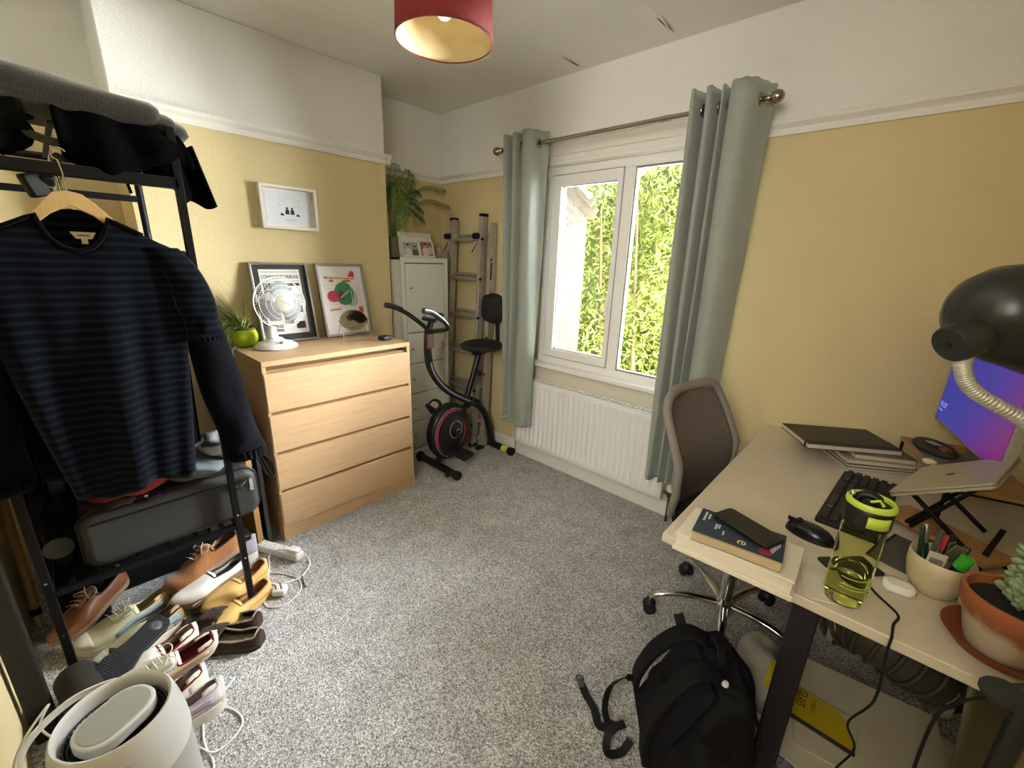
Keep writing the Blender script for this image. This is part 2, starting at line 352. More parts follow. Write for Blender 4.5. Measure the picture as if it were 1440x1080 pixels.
B().bb((sx0+.07, 2.30, sz0+.053), (sx1-.028, 2.306, sz1-.06)).obj('window_pane', GLASS, w1, smooth=0)
B().bb((-1.213, 2.30, .816), (WX1-.055, 2.306, 1.949)).obj('window_pane', GLASS, w1, smooth=0)
h = B().box((-1.298, 2.262, 1.24), (.022, .014, .06)); h.tube(spline([(-1.298, 2.252, 1.25), (-1.298, 2.243, 1.23), (-1.300, 2.242, 1.19), (-1.302, 2.245, 1.14)], 5), [.010]*10+[.009]*5+[.007], 8, flat=.7); h.obj('window_handle', WPLAST, w1)
# head boards and beads over the window
b = B(); b.bb((WX0-.03, 2.262, 2.0), (WX1+.03, YW, 2.135)); struct(b, 'trim_8', WHITE)
b = B(); b.bb((WX0-.03, 2.25, 2.005), (WX1+.03, 2.262, 2.028)); b.bb((WX0-.03, 2.252, 2.058), (WX1+.03, 2.262, 2.068)); b.bb((WX0-.04, 2.246, 2.128), (WX1+.04, YW, 2.142)); struct(b, 'trim_9', WHITE, bevel=.003)
b = B(); b.bb((WX0-.02, 2.212, .742), (WX1+.03, 2.285, .772)); struct(b, 'window_sill', UPVC, bevel=.006)
b = B(); b.bb((WX0-.02, 2.262, .64), (WX1+.03, YW, .742)); struct(b, 'trim_10', mat('cream_trim_paint', '#d8d2c0', .5))

# ------------------------------------------------------------------ outside
gd = B().bb((-14, 2.6, -2.7), (8, 16, -2.6)); struct(gd, 'ground', mat('lawn', '#6b8a3c', .9, var=.3, vscale=3))
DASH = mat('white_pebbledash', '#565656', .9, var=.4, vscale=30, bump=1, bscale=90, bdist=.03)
nb = thing('neighbour_house', 'white pebbledashed gable wall with timber roof edge outside the window', 'house', (-4, 3.5, -2.6))
KS, GY = 1.3, 4.19   # gable stands further off, at y = 4.19
def gz(z): return 1.4486+(z-1.4486)*KS
poly = [(-7.5, -2.6), (-2.12*KS, -2.6), (-2.12*KS, gz(1.84)), (-2.12*KS-3.2, gz(1.84)+2.71), (-7.5, gz(1.84)+1.0)]
M = Matrix(((1, 0, 0, 0), (0, 0, -1, 0), (0, 1, 0, 0), (0, 0, 0, 1)))
k_ = B().prism(poly, -4.55, -GY, M); k_.v = [(v[0]-(v[1]-GY)*.72, v[1], v[2]) for v in k_.v]; k_.obj('gable_wall', DASH, nb)
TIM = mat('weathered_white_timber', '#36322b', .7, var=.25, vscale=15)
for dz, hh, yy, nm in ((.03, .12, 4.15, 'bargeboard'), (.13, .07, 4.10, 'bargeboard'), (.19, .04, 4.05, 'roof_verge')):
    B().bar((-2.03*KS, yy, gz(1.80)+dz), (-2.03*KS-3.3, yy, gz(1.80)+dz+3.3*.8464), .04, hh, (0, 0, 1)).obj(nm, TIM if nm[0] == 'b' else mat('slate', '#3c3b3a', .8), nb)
# tall leafy hedge: a lumpy core plus leaf blades
hd = thing('garden_hedge', 'tall yellow green leafy hedge filling the view through the window', 'hedge', (-3.2, 5.4, -2.6))
def leafmat():
    m = bpy.data.materials.new('hedge_leaf'); m.use_nodes = True; n = m.node_tree; p = n.nodes['Principled BSDF']; L = n.links.new
    g = n.nodes.new('ShaderNodeNewGeometry'); r = n.nodes.new('ShaderNodeValToRGB'); L(g.outputs['Random Per Island'], r.inputs[0])
    e = r.color_ramp.elements; e[0].color = srgb('#4d6226'); e[1].color = srgb('#b4b870')
    k = e.new(.45); k.color = srgb('#748540'); k = e.new(.75); k.color = srgb('#98a450')
    L(r.outputs[0], p.inputs['Base Color']); p.inputs['Roughness'].default_value = .5
    p.inputs['Subsurface Weight'].default_value = 0
    return m
LEAF = leafmat()
def leaves(n, fpos, lmin, lmax, aspect=.22):
    """n pointed leaf blades as one array mesh"""
    P = fpos(n); L = RNG.uniform(lmin, lmax, (n, 1)); a = RNG.normal(size=(n, 3)); a[:, 2] += -.2; a /= np.linalg.norm(a, axis=1, keepdims=True)
    c = RNG.normal(size=(n, 3)); s = np.cross(a, c); s /= np.linalg.norm(s, axis=1, keepdims=True)
    V = np.stack([P, P+a*L*.45+s*L*aspect*.5, P+a*L, P+a*L*.45-s*L*aspect*.5], 1).reshape(-1, 3)
    F = np.arange(n*4).reshape(-1, 4)
    b = B(); b.v = V.tolist(); b.f = [tuple(f) for f in F.tolist()]; return b
def raw(b, name, m, parent, **t):
    Mw, loc = WM[parent.name]; v = np.array(b.v)
    if not loc: I = np.array(Mw.inverted()); v = v @ I[:3, :3].T + I[:3, 3]
    me = bpy.data.meshes.new(name); me.from_pydata(v.tolist(), [], b.f); me.materials.append(m); me.update()
    o = bpy.data.objects.new(name, me); COL.objects.link(o); o.parent = parent; WM[o.name] = WM[parent.name]; return set_tags(o, **t)
def hpos(n):
    x = RNG.uniform(-5.6, 2.5, n); z = -2.6 + (5.9)*RNG.uniform(0, 1, n)**.8
    keep = z - (2.65+.5*np.sin(x*1.7)+.25*np.sin(x*5.1)) ; z = np.where(keep > 0, z-keep*RNG.uniform(.2, 1.3, n), z)
    y = 5.2 + .35*np.sin(x*2.1+z)+.3*np.sin(z*2.7-x) + RNG.exponential(.22, n)
    return np.stack([x, y, z], 1)
raw(leaves(64000, hpos, .07, .14), 'foliage', LEAF, hd, kind='stuff')
raw(leaves(9000, lambda n: np.stack([RNG.uniform(-8, 3, n), RNG.uniform(7.5, 8.5, n), 2.0+RNG.gamma(2, .55, n)], 1), .14, .26), 'upper_foliage', LEAF, hd, kind='stuff')
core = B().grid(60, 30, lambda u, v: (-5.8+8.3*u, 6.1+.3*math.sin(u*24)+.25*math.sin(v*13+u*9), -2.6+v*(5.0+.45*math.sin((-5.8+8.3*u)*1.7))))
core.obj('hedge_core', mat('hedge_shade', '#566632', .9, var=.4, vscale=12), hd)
for i in range(14):
    x = -5.5+i*.55; B().tube([(x, 5.6, -2.6), (x+.1, 5.5, 0), (x-.1, 5.5, 2.2)], [.05, .035, .012], 6).obj('branch', mat('hedge_bark', '#5d5240', .9), hd)

# ------------------------------------------------------------------ curtains, pole, radiator
CURT = mat('sage_curtain_cloth', '#959c91', .75, sheen=.3, var=.05, vscale=40, bump=.12, bscale=250, bdist=.003)
NICKEL = mat('brushed_nickel', '#a89c88', .25, 1)
RY, RZ = 2.12, 2.104
pole = thing('curtain_pole', 'brushed nickel curtain pole with ball finials above the window', 'curtain pole', (-1.34, RY, RZ))
B().cyl((-2.06, RY, RZ), (-.60, RY, RZ), .0105, 16).obj('pole', NICKEL, pole)
B().cyl((-1.03, RY, RZ), (-.98, RY, RZ), .0122, 16).obj('pole_joint', NICKEL, pole)
for x, s_ in ((-2.06, -1), (-.60, 1)):
    B().lathe([(.0, -.02), (.014, -.018), (.014, 0), (.010, .004), (.012, .010), (.019, .016), (.012, .022), (.011, .028), (.02, .036), (.025, .048), (.025, .058), (.02, .07), (.011, .078), (0, .081)], (x, RY, RZ), 20, (0, s_*PI/2, 0)).obj('finial', NICKEL, pole)
for x in (-2.0, -.66):
    b = B().cyl((x, RY, RZ), (x, YW, RZ), .008); b.cyl((x, YW-.012, RZ), (x, YW, RZ), .026, 20); b.tube([(x, RY+.018*math.cos(q), RZ+.018*math.sin(q)) for q in np.linspace(0, 2*PI, 17)[:-1]], .005, 6, closed=True); b.obj('wall_bracket', NICKEL, pole)
def curtain(label, prof_top, prof_bot, zt, zb, rings):
    t = thing('curtain', label, 'curtain', ((prof_top[0][0]+prof_top[-1][0])/2, RY, zb), 0, 'pair of sage curtains')
    T = spline([(x, y, 0) for x, y in prof_top], 8); Q = spline([(x, y, 0) for x, y in prof_bot], 8); n = len(T)
    def fn(u, v):
        i = min(int(u*(n-1)+.5), n-1); k = v**.8; x = T[i].x*(1-k)+Q[i].x*k; y = T[i].y*(1-k)+Q[i].y*k
        x += .006*math.sin(v*5+i*.3)*v; y += .006*math.sin(v*7+i*.21)*v
        return (x, y, zt+(zb-zt)*v+.002*math.sin(i))
    B().grid(n, 46, fn).obj('cloth', CURT, t, smooth=180, solid=.003)
    B().grid(n, 2, lambda u, v: tuple(Vector(fn(u, .985+v*.015))+Vector((0, -.0025, 0)))).obj('hem', CURT, t, smooth=180, solid=.0015)
    for x in rings:
        b = B().tube([(x+.006*math.sin(q*2)*0, RY+.022*math.cos(q), RZ+.022*math.sin(q)) for q in np.linspace(0, 2*PI, 25)[:-1]], .0055, 8, closed=True)
        b.obj('eyelet_ring', NICKEL, t)
curtain('left sage green eyelet curtain hanging beside the ladder', [(-2.03, 2.17), (-2.015, 2.08), (-1.985, 2.07), (-1.96, 2.165), (-1.94, 2.08), (-1.91, 2.07), (-1.885, 2.165), (-1.865, 2.1), (-1.84, 2.055), (-1.79, 2.06), (-1.755, 2.15), (-1.73, 2.17)],
        [(-2.02, 2.14), (-2.0, 2.11), (-1.98, 2.10), (-1.95, 2.15), (-1.93, 2.10), (-1.91, 2.085), (-1.89, 2.14), (-1.87, 2.10), (-1.83, 2.075), (-1.79, 2.085), (-1.765, 2.13), (-1.755, 2.15)], 2.172, .32, (-2.0, -1.95, -1.90, -1.86, -1.765))
curtain('right sage green eyelet curtain hanging behind the desk chair', [(-.885, 2.16), (-.872, 2.06), (-.85, 2.05), (-.826, 2.17), (-.806, 2.06), (-.782, 2.05), (-.764, 2.17), (-.748, 2.08), (-.737, 2.07), (-.724, 2.17), (-.708, 2.06), (-.66, 2.04), (-.618, 2.07), (-.59, 2.16), (-.57, 2.19)],
        [(-.875, 2.15), (-.862, 2.085), (-.83, 2.075), (-.805, 2.15), (-.79, 2.09), (-.775, 2.08), (-.76, 2.15), (-.745, 2.09), (-.73, 2.08), (-.715, 2.15), (-.70, 2.08), (-.66, 2.065), (-.63, 2.08), (-.60, 2.13), (-.585, 2.17)], 2.172, .30, (-.87, -.835, -.80, -.765, -.735, -.604))
rd = thing('radiator', 'white panel radiator under the window', 'radiator', (-1.36, 2.21, .12))
RX0, RX1, RZ0, RZ1, RYF = -1.94, -.80, .13, .635, 2.19
prof = []; nfl = 27; pitch = (RX1-RX0-.06)/nfl
for i in range(nfl):
    x = RX0+.03+i*pitch
    prof += [(x, 0), (x+pitch*.22, 0), (x+pitch*.34, .011), (x+pitch*.72, .011), (x+pitch*.84, 0)]
prof = [(RX0, 0)]+prof+[(RX1, 0)]
zs = [(RZ0, .006, 0), (RZ0+.004, 0, 0), (RZ0+.035, 0, 0), (RZ0+.055, 0, 1), (RZ1-.055, 0, 1), (RZ1-.035, 0, 0), (RZ1-.004, 0, 0), (RZ1, .006, 0)]
B().grid(len(prof), len(zs), lambda u, v: (prof[min(int(u*(len(prof)-1)+.5), len(prof)-1)][0], RYF+zs[int(v*7+.5)][1]+prof[min(int(u*(len(prof)-1)+.5), len(prof)-1)][1]*zs[int(v*7+.5)][2], zs[int(v*7+.5)][0])).obj('front_panel', WPLAST, rd, smooth=60, solid=.002)
B().bb((RX0, RYF+.05, RZ0), (RX1, RYF+.056, RZ1)).obj('back_panel', WPLAST, rd)
b = B(); b.bb((RX0-.004, RYF-.003, RZ1), (RX1+.004, RYF+.006, RZ1+.007)); b.bb((RX0-.004, RYF+.055, RZ1), (RX1+.004, RYF+.063, RZ1+.007))
for i in range(40): x = RX0+.01+i*(RX1-RX0-.02)/39; b.bb((x-.002, RYF+.005, RZ1), (x+.002, RYF+.056, RZ1+.005))
b.obj('top_grille', WPLAST, rd)
for x in (RX0-.004, RX1): B().bb((x, RYF, RZ0+.01), (x+.004, RYF+.06, RZ1)).obj('end_panel', WPLAST, rd)
b = B().cyl((RX1+.004, RYF+.03, RZ0+.05), (RX1+.05, RYF+.03, RZ0+.05), .010); b.cyl((RX1+.045, RYF+.03, 0), (RX1+.045, RYF+.03, RZ0+.06), .0075); b.cyl((RX1+.045, RYF+.03, RZ0+.03), (RX1+.045, RYF+.03, RZ0+.065), .015); b.obj('valve_body', mat('brass_valve', '#8a7a58', .3, 1), rd)
B().lathe([(0, 0), (.016, 0), (.019, .01), (.017, .05), (.012, .06), (0, .061)], (RX1+.045, RYF+.03, RZ0+.066), 16).obj('valve_cap', WPLAST, rd)
b = B().cyl((RX0-.03, RYF+.03, 0), (RX0-.03, RYF+.03, RZ0+.06), .0075); b.cyl((RX0-.03, RYF+.03, RZ0+.05), (RX0, RYF+.03, RZ0+.05), .010); b.obj('inlet_pipe', WPLAST, rd)

# ------------------------------------------------------------------ pendant lamp
pd = thing('pendant_lamp', 'dark red drum pendant lampshade with cream lining and bare bulb', 'lamp', (-1.205, .972, 2.1))
px_, py_ = -1.205, .972
B().lathe([(.147, 2.08), (.140, 2.31)], (px_, py_, 0), 64).obj('lamp_shade', mat('red_fabric_shade', '#6d1512', .8, bump=.2, bscale=200, var=.12, vscale=60), pd, solid=.0016)
B().lathe([(.1450, 2.082), (.1380, 2.309)], (px_, py_, 0), 64).obj('shade_lining', mat('cream_shade_lining', '#cdb98c', .7), pd, solid=.0008)
b = B()
for r, z in ((.1465, 2.08), (.1395, 2.31)): b.tube([(px_+r*math.cos(q), py_+r*math.sin(q), z) for q in np.linspace(0, 2*PI, 49)[:-1]], .0025, 6, closed=True)
b.obj('shade_rim', mat('dark_red_trim', '#5a1414', .7), pd)
b = B()
for k in range(3): q = k*2*PI/3+.4; b.cyl((px_+.02*math.cos(q), py_+.02*math.sin(q), 2.27), (px_+.139*math.cos(q), py_+.139*math.sin(q), 2.305), .002, 6)
b.obj('shade_carrier', WPLAST, pd)
B().lathe([(.019, 2.25), (.021, 2.255), (.021, 2.28), (.015, 2.30), (.015, 2.34), (.006, 2.345), (.0035, 2.35), (.0035, 2.47)], (px_, py_, 0), 20).obj('lamp_holder', WPLAST, pd)
B().lathe([(0, 2.135), (.014, 2.138), (.026, 2.150), (.031, 2.168), (.030, 2.185), (.022, 2.21), (.014, 2.232), (.013, 2.255)], (px_, py_, 0), 24).obj('light_bulb', mat('pearl_bulb', '#f1ece0', .15, emit='#ffffff', es=.25), pd)
B().lathe([(0, 2.455), (.04, 2.457), (.05, 2.468), (.052, 2.48)], (px_, py_, 0), 24).obj('ceiling_rose', WPLAST, pd)

# ------------------------------------------------------------------ chest of drawers
cx0, cx1, cy0, cy1, ch = -2.58, -2.10, .605, 1.405, .96
cdw = thing('chest_of_drawers', 'light oak veneer chest of four wide drawers against the chimney breast', 'chest of drawers', (-2.34, 1.0, 0))
B().bb((cx0, cy0, ch-.026), (cx1, cy1, ch)).obj('top_panel', OAKV, cdw, bevel=.0015)
for y in (cy0, cy1-.018): B().bb((cx0, y, 0), (cx1-.004, y+.018, ch-.026)).obj('side_panel', OAKV, cdw, bevel=.001)
B().bb((cx0, cy0+.018, .02), (cx0+.006, cy1-.018, ch-.026)).obj('back_panel', OAKV, cdw)
B().bb((cx0+.2, cy0+.018, 0), (cx1-.012, cy1-.018, .075)).obj('plinth', OAKV, cdw, bevel=.001)
B().bb((cx0+.02, cy0+.02, .08), (cx1-.045, cy1-.02, ch-.03)).obj('carcass', mat('oak_dark_gap', '#8b6a45', .7), cdw)
dh = (ch-.026-.016-.082)/4
for i in range(4):
    z0 = .082+i*dh
    d_ = B().bb((cx1-.02, cy0+.005, z0), (cx1, cy1-.005, z0+dh-.018)).obj('drawer', OAKV, cdw, bevel=.0012)
    B().bb((cx1-.032, cy0+.02, z0+dh-.020), (cx1-.018, cy1-.02, z0+dh-.004)).obj('finger_groove', MATS['oak_dark_gap'], d_)

# ------------------------------------------------------------------ white locker unit of stacked doors
LX, LY0, LY1, LH = -2.505, 1.628, 2.025, 1.44
lk = thing('locker_cabinet', 'tall narrow white metal cabinet of stacked doors in the alcove', 'cabinet', (-2.69, 1.83, 0))
LKW = mat('white_powder_coat', '#dcdcd2', .4)
b = B(); b.bb((XW+.01, LY0, 0), (LX-.004, LY0+.02, LH)); b.bb((XW+.01, LY1-.02, 0), (LX-.004, LY1, LH)); b.bb((XW+.01, LY0, LH-.02), (LX-.004, LY1, LH)); b.bb((XW+.01, LY0, 0), (LX-.05, LY1, .03)); b.obj('body', LKW, lk, bevel=.002)
M = Matrix(((0, 0, 1, 0), (1, 0, 0, 0), (0, 1, 0, 0), (0, 0, 0, 1)))
b = B(); b.v = []; b.ring(LY0, LY1, 0, LH, .032, .032, .03, .035, 0, .014); b.v = [(LX-y, x, z) for x, y, z in b.v]; b.obj('face_frame', LKW, lk, bevel=.002)
B().bb((XW+.02, LY0+.02, .03), (LX-.02, LY1-.02, LH-.03)).obj('carcass', mat('cabinet_gap', '#8d8b80', .7), lk)
zs = [.035, .255, .475, .70, .925, 1.40]
for i in range(5):
    z0, z1 = zs[i]+.003, zs[i+1]-.003
    d_ = B().bb((LX-.016, LY0+.036, z0), (LX+.001, LY1-.036, z1)).obj('door', LKW, lk, bevel=.003)
    zk = z1-.16 if i == 4 else (z0+z1)/2
    B().lathe([(0, .016), (.006, .016), (.008, .010), (.005, .004), (.009, 0)], (LX+.001, LY0+.07, zk), 14, (0, PI/2, 0)).obj('lock_knob', CHROME, d_)
    if i == 3: B().tube(spline([(LX+.004, LY1-.075, zk+.02), (LX+.02, LY1-.07, zk+.025), (LX+.022, LY1-.06, zk), (LX+.004, LY1-.065, zk-.03)], 5), .006, 8).obj('latch_key', CHROME, d_)
    if i < 4:
        b = B()
        for k in range(2): b.bb((LX, LY1-.10, z1-.012-.012*k), (LX+.0016, LY1-.05, z1-.009-.012*k))
        b.obj('vent_slot', MATS['cabinet_gap'], d_)

# ------------------------------------------------------------------ ladder leaning in the corner
ld = thing('extension_ladder', 'folded aluminium extension ladder leaning in the corner by the window', 'ladder', (-2.45, 2.2, 0))
def lean(x, z, yo=0): return (x, 2.10+yo+.11*z/1.75, z)
def rail_l(x0, x1, zb, zt, yo, nm='stile'):
    r = B(); r.bar(lean(x0, zb, yo), lean(x1, zt, yo), .026, .055, (0, 1, 0)); o = r.obj(nm, ALU, ld, bevel=.002)
    return o
rail_l(-2.655, -2.640, .02, 1.72, 0); s2 = rail_l(-2.30, -2.325, .02, 1.735, 0); rail_l(-2.225, -2.262, .02, 1.69, .045); rail_l(-2.70, -2.69, .02, 1.60, .045)
for i in range(6):
    z = .18+.28*i
    B().bar(lean(-2.645, z), lean(-2.31, z), .03, .024, (0, 0, 1)).obj('rung', ALU, ld, bevel=.004)
    B().bar(lean(-2.69, z+.03, .045), lean(-2.24, z+.03, .045), .03, .02, (0, 0, 1)).obj('rung', ALU, ld, bevel=.004)
    b = B().cyl(lean(-2.3, z, -.03), lean(-2.3, z, -.015), .009, 10); b.obj('rung_plug', RUBBER, ld)
    if i < 5: B().cyl(lean(-2.235, z+.14, .01), lean(-2.235, z+.14, .016), .008, 10).obj('rung_plug', RUBBER, ld)
for x, z in ((-2.648, 1.725), (-2.322, 1.742)): B().box(lean(x, z), (.034, .062, .02)).obj('end_cap', RUBBER, ld, bevel=.003)
for x, z in ((-2.655, .012), (-2.30, .012), (-2.225, .012)): B().box(lean(x, z), (.036, .066, .024)).obj('rubber_foot', RUBBER, ld, bevel=.003)
for x in (-2.665, -2.345):
    b = B().cyl(lean(x-.02, 1.60, -.045), lean(x+.022, 1.60, -.045), .021, 14); b.obj('guide_roller', RUBBER, ld)
    b = B().bar(lean(x+.005, 1.565, -.04), lean(x-.035, 1.49, -.05), .022, .012); b.bar(lean(x+.01, 1.56, -.035), lean(x+.04, 1.44, -.035), .012, .006); b.obj('rung_hook', ALU, ld, bevel=.002)
B().bar(lean(-2.228, 1.30, .012), lean(-2.229, 1.42, .012), .012, .003, (0, 1, 0)).obj('rating_label', RUBBER, ld)

# ------------------------------------------------------------------ exercise bike
bk = thing('exercise_bike', 'folding black exercise bike with red trimmed flywheel cover', 'exercise bike', (-2.19, 1.95, 0))
BX = -2.19
BLK = mat('bike_black_satin', '#17181b', .3)
for y, nm in ((1.655, 'front_foot_bar'), (2.195, 'rear_foot_bar')):
    f_ = B().cyl((-2.385, y, .032), (-1.985, y, .032), .026, 18).obj(nm, BLK, bk)
    for x in (-2.40, -1.985): B().cyl((x, y, .032), (x+.03, y, .032), .032, 18).obj('end_cap', RUBBER, f_, bevel=.004)
    if y > 2:
        for x, m_ in ((-2.355, mat('grey_sticker', '#b8b5a8', .5)), (-2.06, mat('yellow_sticker', '#c9c84a', .5))): B().cyl((x, y, .032), (x+.06, y, .032), .0275, 18).obj('wrap_sticker', m_, f_)
    else:
        for x in (-2.36, -2.04): B().lathe([(0, 0), (.014, 0), (.018, .006), (.012, .012), (.006, .016)], (x, y-.03, .012), 12).obj('levelling_foot', RUBBER, f_)
main = spline([(BX, 1.61, 1.0), (BX, 1.60, .86), (BX, 1.63, .72), (BX, 1.74, .58), (BX, 1.90, .475), (BX, 2.03, .40), (BX, 2.12, .30), (BX, 2.17, .17), (BX, 2.195, .04)], 8)
B().tube(main[:41], .026, 12, flat=.8).obj('front_frame', BLK, bk, smooth=80)
B().tube(main[39:], .030, 12, flat=.8).obj('rear_frame', BLK, bk, smooth=80)
B().tube([(p.x+.022, p.y, p.z) for p in main[12:36]], .008, 6).obj('frame_stripe', mat('grey_lilac_stripe', '#8a8a98', .4), bk)
b = B().box((BX, 2.0, .425), (.07, .08, .06), (-.5, 0, 0)); b.obj('hinge_block', BLK, bk, bevel=.008)
B().cyl((BX+.034, 1.985, .425), (BX+.045, 1.985, .425), .010, 14).obj('hinge_bolt', CHROME, bk)
B().bar((BX, 1.80, .36), (BX, 1.985, .43), .035, .035).obj('link_arm', BLK, bk, bevel=.005)
B().bar((BX, 1.655, .03), (BX, 1.70, .12), .035, .03).obj('front_strut', BLK, bk, bevel=.005)
# flywheel housing: fat disc tilted back
def disc_prof(s): return [(0, -.055), (.12, -.055), (.185, -.045), (.205, -.025), (.21, 0), (.205, .025), (.185, .045), (.12, .055), (0, .055)]
fc = (BX, 1.765, .262)
B().lathe([(r, z) for r, z in disc_prof(0)], fc, 48, (0, PI/2, 0), sx=1.0, sy=.86).obj('flywheel_cover', BLK, bk, smooth=60)
RED = mat('red_bike_trim', '#b5354a', .35); GREYL = mat('pale_trim', '#9c8d90', .35)
def arc(r, a0, a1, x, n=18, ky=.86): return [(x+BX, fc[1]+ky*r*math.cos(q), fc[2]+r*math.sin(q)) for q in np.linspace(a0, a1, n)]
B().tube(arc(.165, 1.0, 4.0, .052), [.002+.006*math.sin(PI*k/17) for k in range(18)], 6).obj('trim_stripe', RED, bk)
B().tube(arc(.180, 1.0, 4.4, .049), .003, 6).obj('trim_stripe', GREYL, bk)
B().tube(arc(.12, -.9, .5, .056), .004, 6).obj('trim_stripe', RED, bk)
B().tube([(BX+.057, fc[1]+.02+.055*math.cos(q), fc[2]+.02+.062*math.sin(q)) for q in np.linspace(0, 2*PI, 25)[:-1]], .003, 6, closed=True).obj('crank_ring', GREYL, bk)
B().cyl((BX-.075, 1.785, .28), (BX+.08, 1.785, .28), .017, 14).obj('crank_axle', CHROME, bk)
c1 = B().bar((BX+.078, 1.785, .285), (BX+.078, 1.80, .115), .022, .018, (1, 0, 0)).obj('crank_arm', BLK, bk, bevel=.004)
c2 = B().bar((BX-.075, 1.785, .275), (BX-.075, 1.73, .42), .022, .018, (1, 0, 0)).obj('crank_arm', BLK, bk, bevel=.004)
def pedal(c, r, par):
    b = B().box(c, (.09, .10, .026), r); o = b.obj('pedal', RUBBER, par, bevel=.008)
    R = Euler(r).to_matrix(); P = [Vector(c)+R @ Vector(v) for v in [(-.045, -.02, .01), (-.04, -.025, .055), (0, -.03, .07), (.04, -.025, .055), (.045, -.02, .01)]]
    B().tube(spline(P, 4), .012, 6, flat=.3).obj('pedal_strap', RUBBER, o)
    B().cyl(Vector(c)+R @ Vector((.046, .03, 0)), Vector(c)+R @ Vector((.052, .03, 0)), .006, 8).obj('reflector', CHROME, o)
pedal((BX+.135, 1.80, .105), (.15, .1, .1), c1); pedal((BX-.05, 1.665, .425), (-.9, .2, .1), c2)
sp = B().cyl((BX, 1.93, .46), (BX, 2.055, .79), .021, 16).obj('seat_post', BLK, bk)
B().lathe([(0, 0), (.008, 0), (.008, .02), (.018, .022), (.02, .04), (.012, .048), (0, .049)], (BX+.018, 2.01, .655), 12, (0, PI/2, 0)).obj('adjust_knob', RUBBER, sp)
PAD = mat('black_seat_pad', '#1c1b1a', .7, bump=.15, bscale=90)
B().sph((BX, 2.08, .84), 1, 28, (.15, .165, .042)).obj('seat', PAD, bk, smooth=180)
B().bar((BX, 2.0, .79), (BX, 2.21, .80), .05, .022).obj('seat_bracket', BLK, bk, bevel=.004)
B().cyl((BX+.025, 2.06, .79), (BX+.034, 2.06, .79), .008, 10).obj('seat_bolt', CHROME, bk)
B().tube(spline([(BX, 2.19, .80), (BX, 2.235, .84), (BX, 2.235, .95), (BX, 2.225, 1.05)], 6), .014, 10).obj('backrest_stem', BLK, bk)
B().sph((BX-.01, 2.195, 1.10), 1, 28, (.15, .028, .11), (-.08, 0, 0)).obj('backrest', PAD, bk, smooth=180)
# handlebars and display
hb = B().tube(spline([(BX, 1.62, .985), (-2.24, 1.625, 1.005), (-2.32, 1.62, 1.04), (-2.375, 1.58, 1.085), (-2.40, 1.50, 1.13), (-2.40, 1.44, 1.146)], 8), .014, 12).obj('handlebar', BLK, bk, smooth=80)
hb2 = B().tube(spline([(BX, 1.62, .985), (-2.13, 1.625, 1.0), (-2.05, 1.63, 1.018), (-2.005, 1.62, 1.045), (-2.0, 1.56, 1.10), (-2.0, 1.50, 1.135), (-2.0, 1.44, 1.15)], 8), .014, 12).obj('handlebar', BLK, bk, smooth=80)
for o_, pts in ((hb, [(-2.385, 1.55, 1.107), (-2.40, 1.50, 1.131), (-2.40, 1.437, 1.147)]), (hb2, [(-2.0, 1.575, 1.088), (-2.0, 1.50, 1.1365), (-2.0, 1.437, 1.151)])):
    B().tube(spline(pts, 5), .0175, 12).obj('foam_grip', mat('grey_grip', '#3a3a3c', .25), o_, smooth=80)
dp = B().box((BX, 1.645, 1.08), (.14, .085, .022), (.5, 0, 0)).obj('display_unit', BLK, bk, bevel=.006)
B().box((BX, 1.6395, 1.0915), (.10, .05, .002), (.5, 0, 0)).obj('display_screen', mat('lcd_grey', '#b9bcc8', .2), dp)
B().bar((BX, 1.615, 1.0), (BX, 1.64, 1.07), .03, .03).obj('display_neck', BLK, bk, bevel=.004)
b = B().box((BX+.018, 1.605, .93), (.026, .05, .09)); b.obj('tension_dial', mat('brown_dial', '#5b3a2c', .5), bk, bevel=.005)

# ------------------------------------------------------------------ pictures and things on the chest
def frame_thing(name, label, cat, corners, fw, fd, mfr, mmat, mb, group=None):
    """corners: bottom-left, width vector, height vector, all in world; returns thing and local->world matrix (x right, y up, z out)"""
    o, wv, hv = [Vector(c) for c in corners]; W, H = wv.length, hv.length; x = wv.normalized(); y = hv.normalized(); z = x.cross(y).normalized(); y = z.cross(x)
    M = Matrix((x, y, z)).transposed().to_4x4(); M.translation = o
    t = thing(name, label, cat, o, group=group)
    def T(b): b.v = [tuple(M @ Vector(v)) for v in b.v]; return b
    b = B().ring(0, W, 0, H, fw, fw, fw, fw, 0, fd); b.v = [(a, c, d) for a, d, c in b.v]; T(b).obj('frame', mfr, t, bevel=.0015)
    T(B().bb((fw*.5, fw*.5, .002), (W-fw*.5, H-fw*.5, .006))).obj('backing_board', mmat, t)
    if mb: T(B().bb((fw, fw, .006), (W-fw, H-fw, .0075))).obj('mount', mb, t)
    return t, M, T, W, H
PALEF = mat('pale_grey_frame', '#dcd6c8', .4); PAPER = mat('white_paper', '#e8e6e2', .8); INK = mat('black_ink', '#22201e', .7); GREYI = mat('grey_ink', '#77746e', .8)
def flat(T, pts, z, name, m, t):
    T(B().prism(pts, z, z+.0006)).obj(name, m, t, smooth=0)
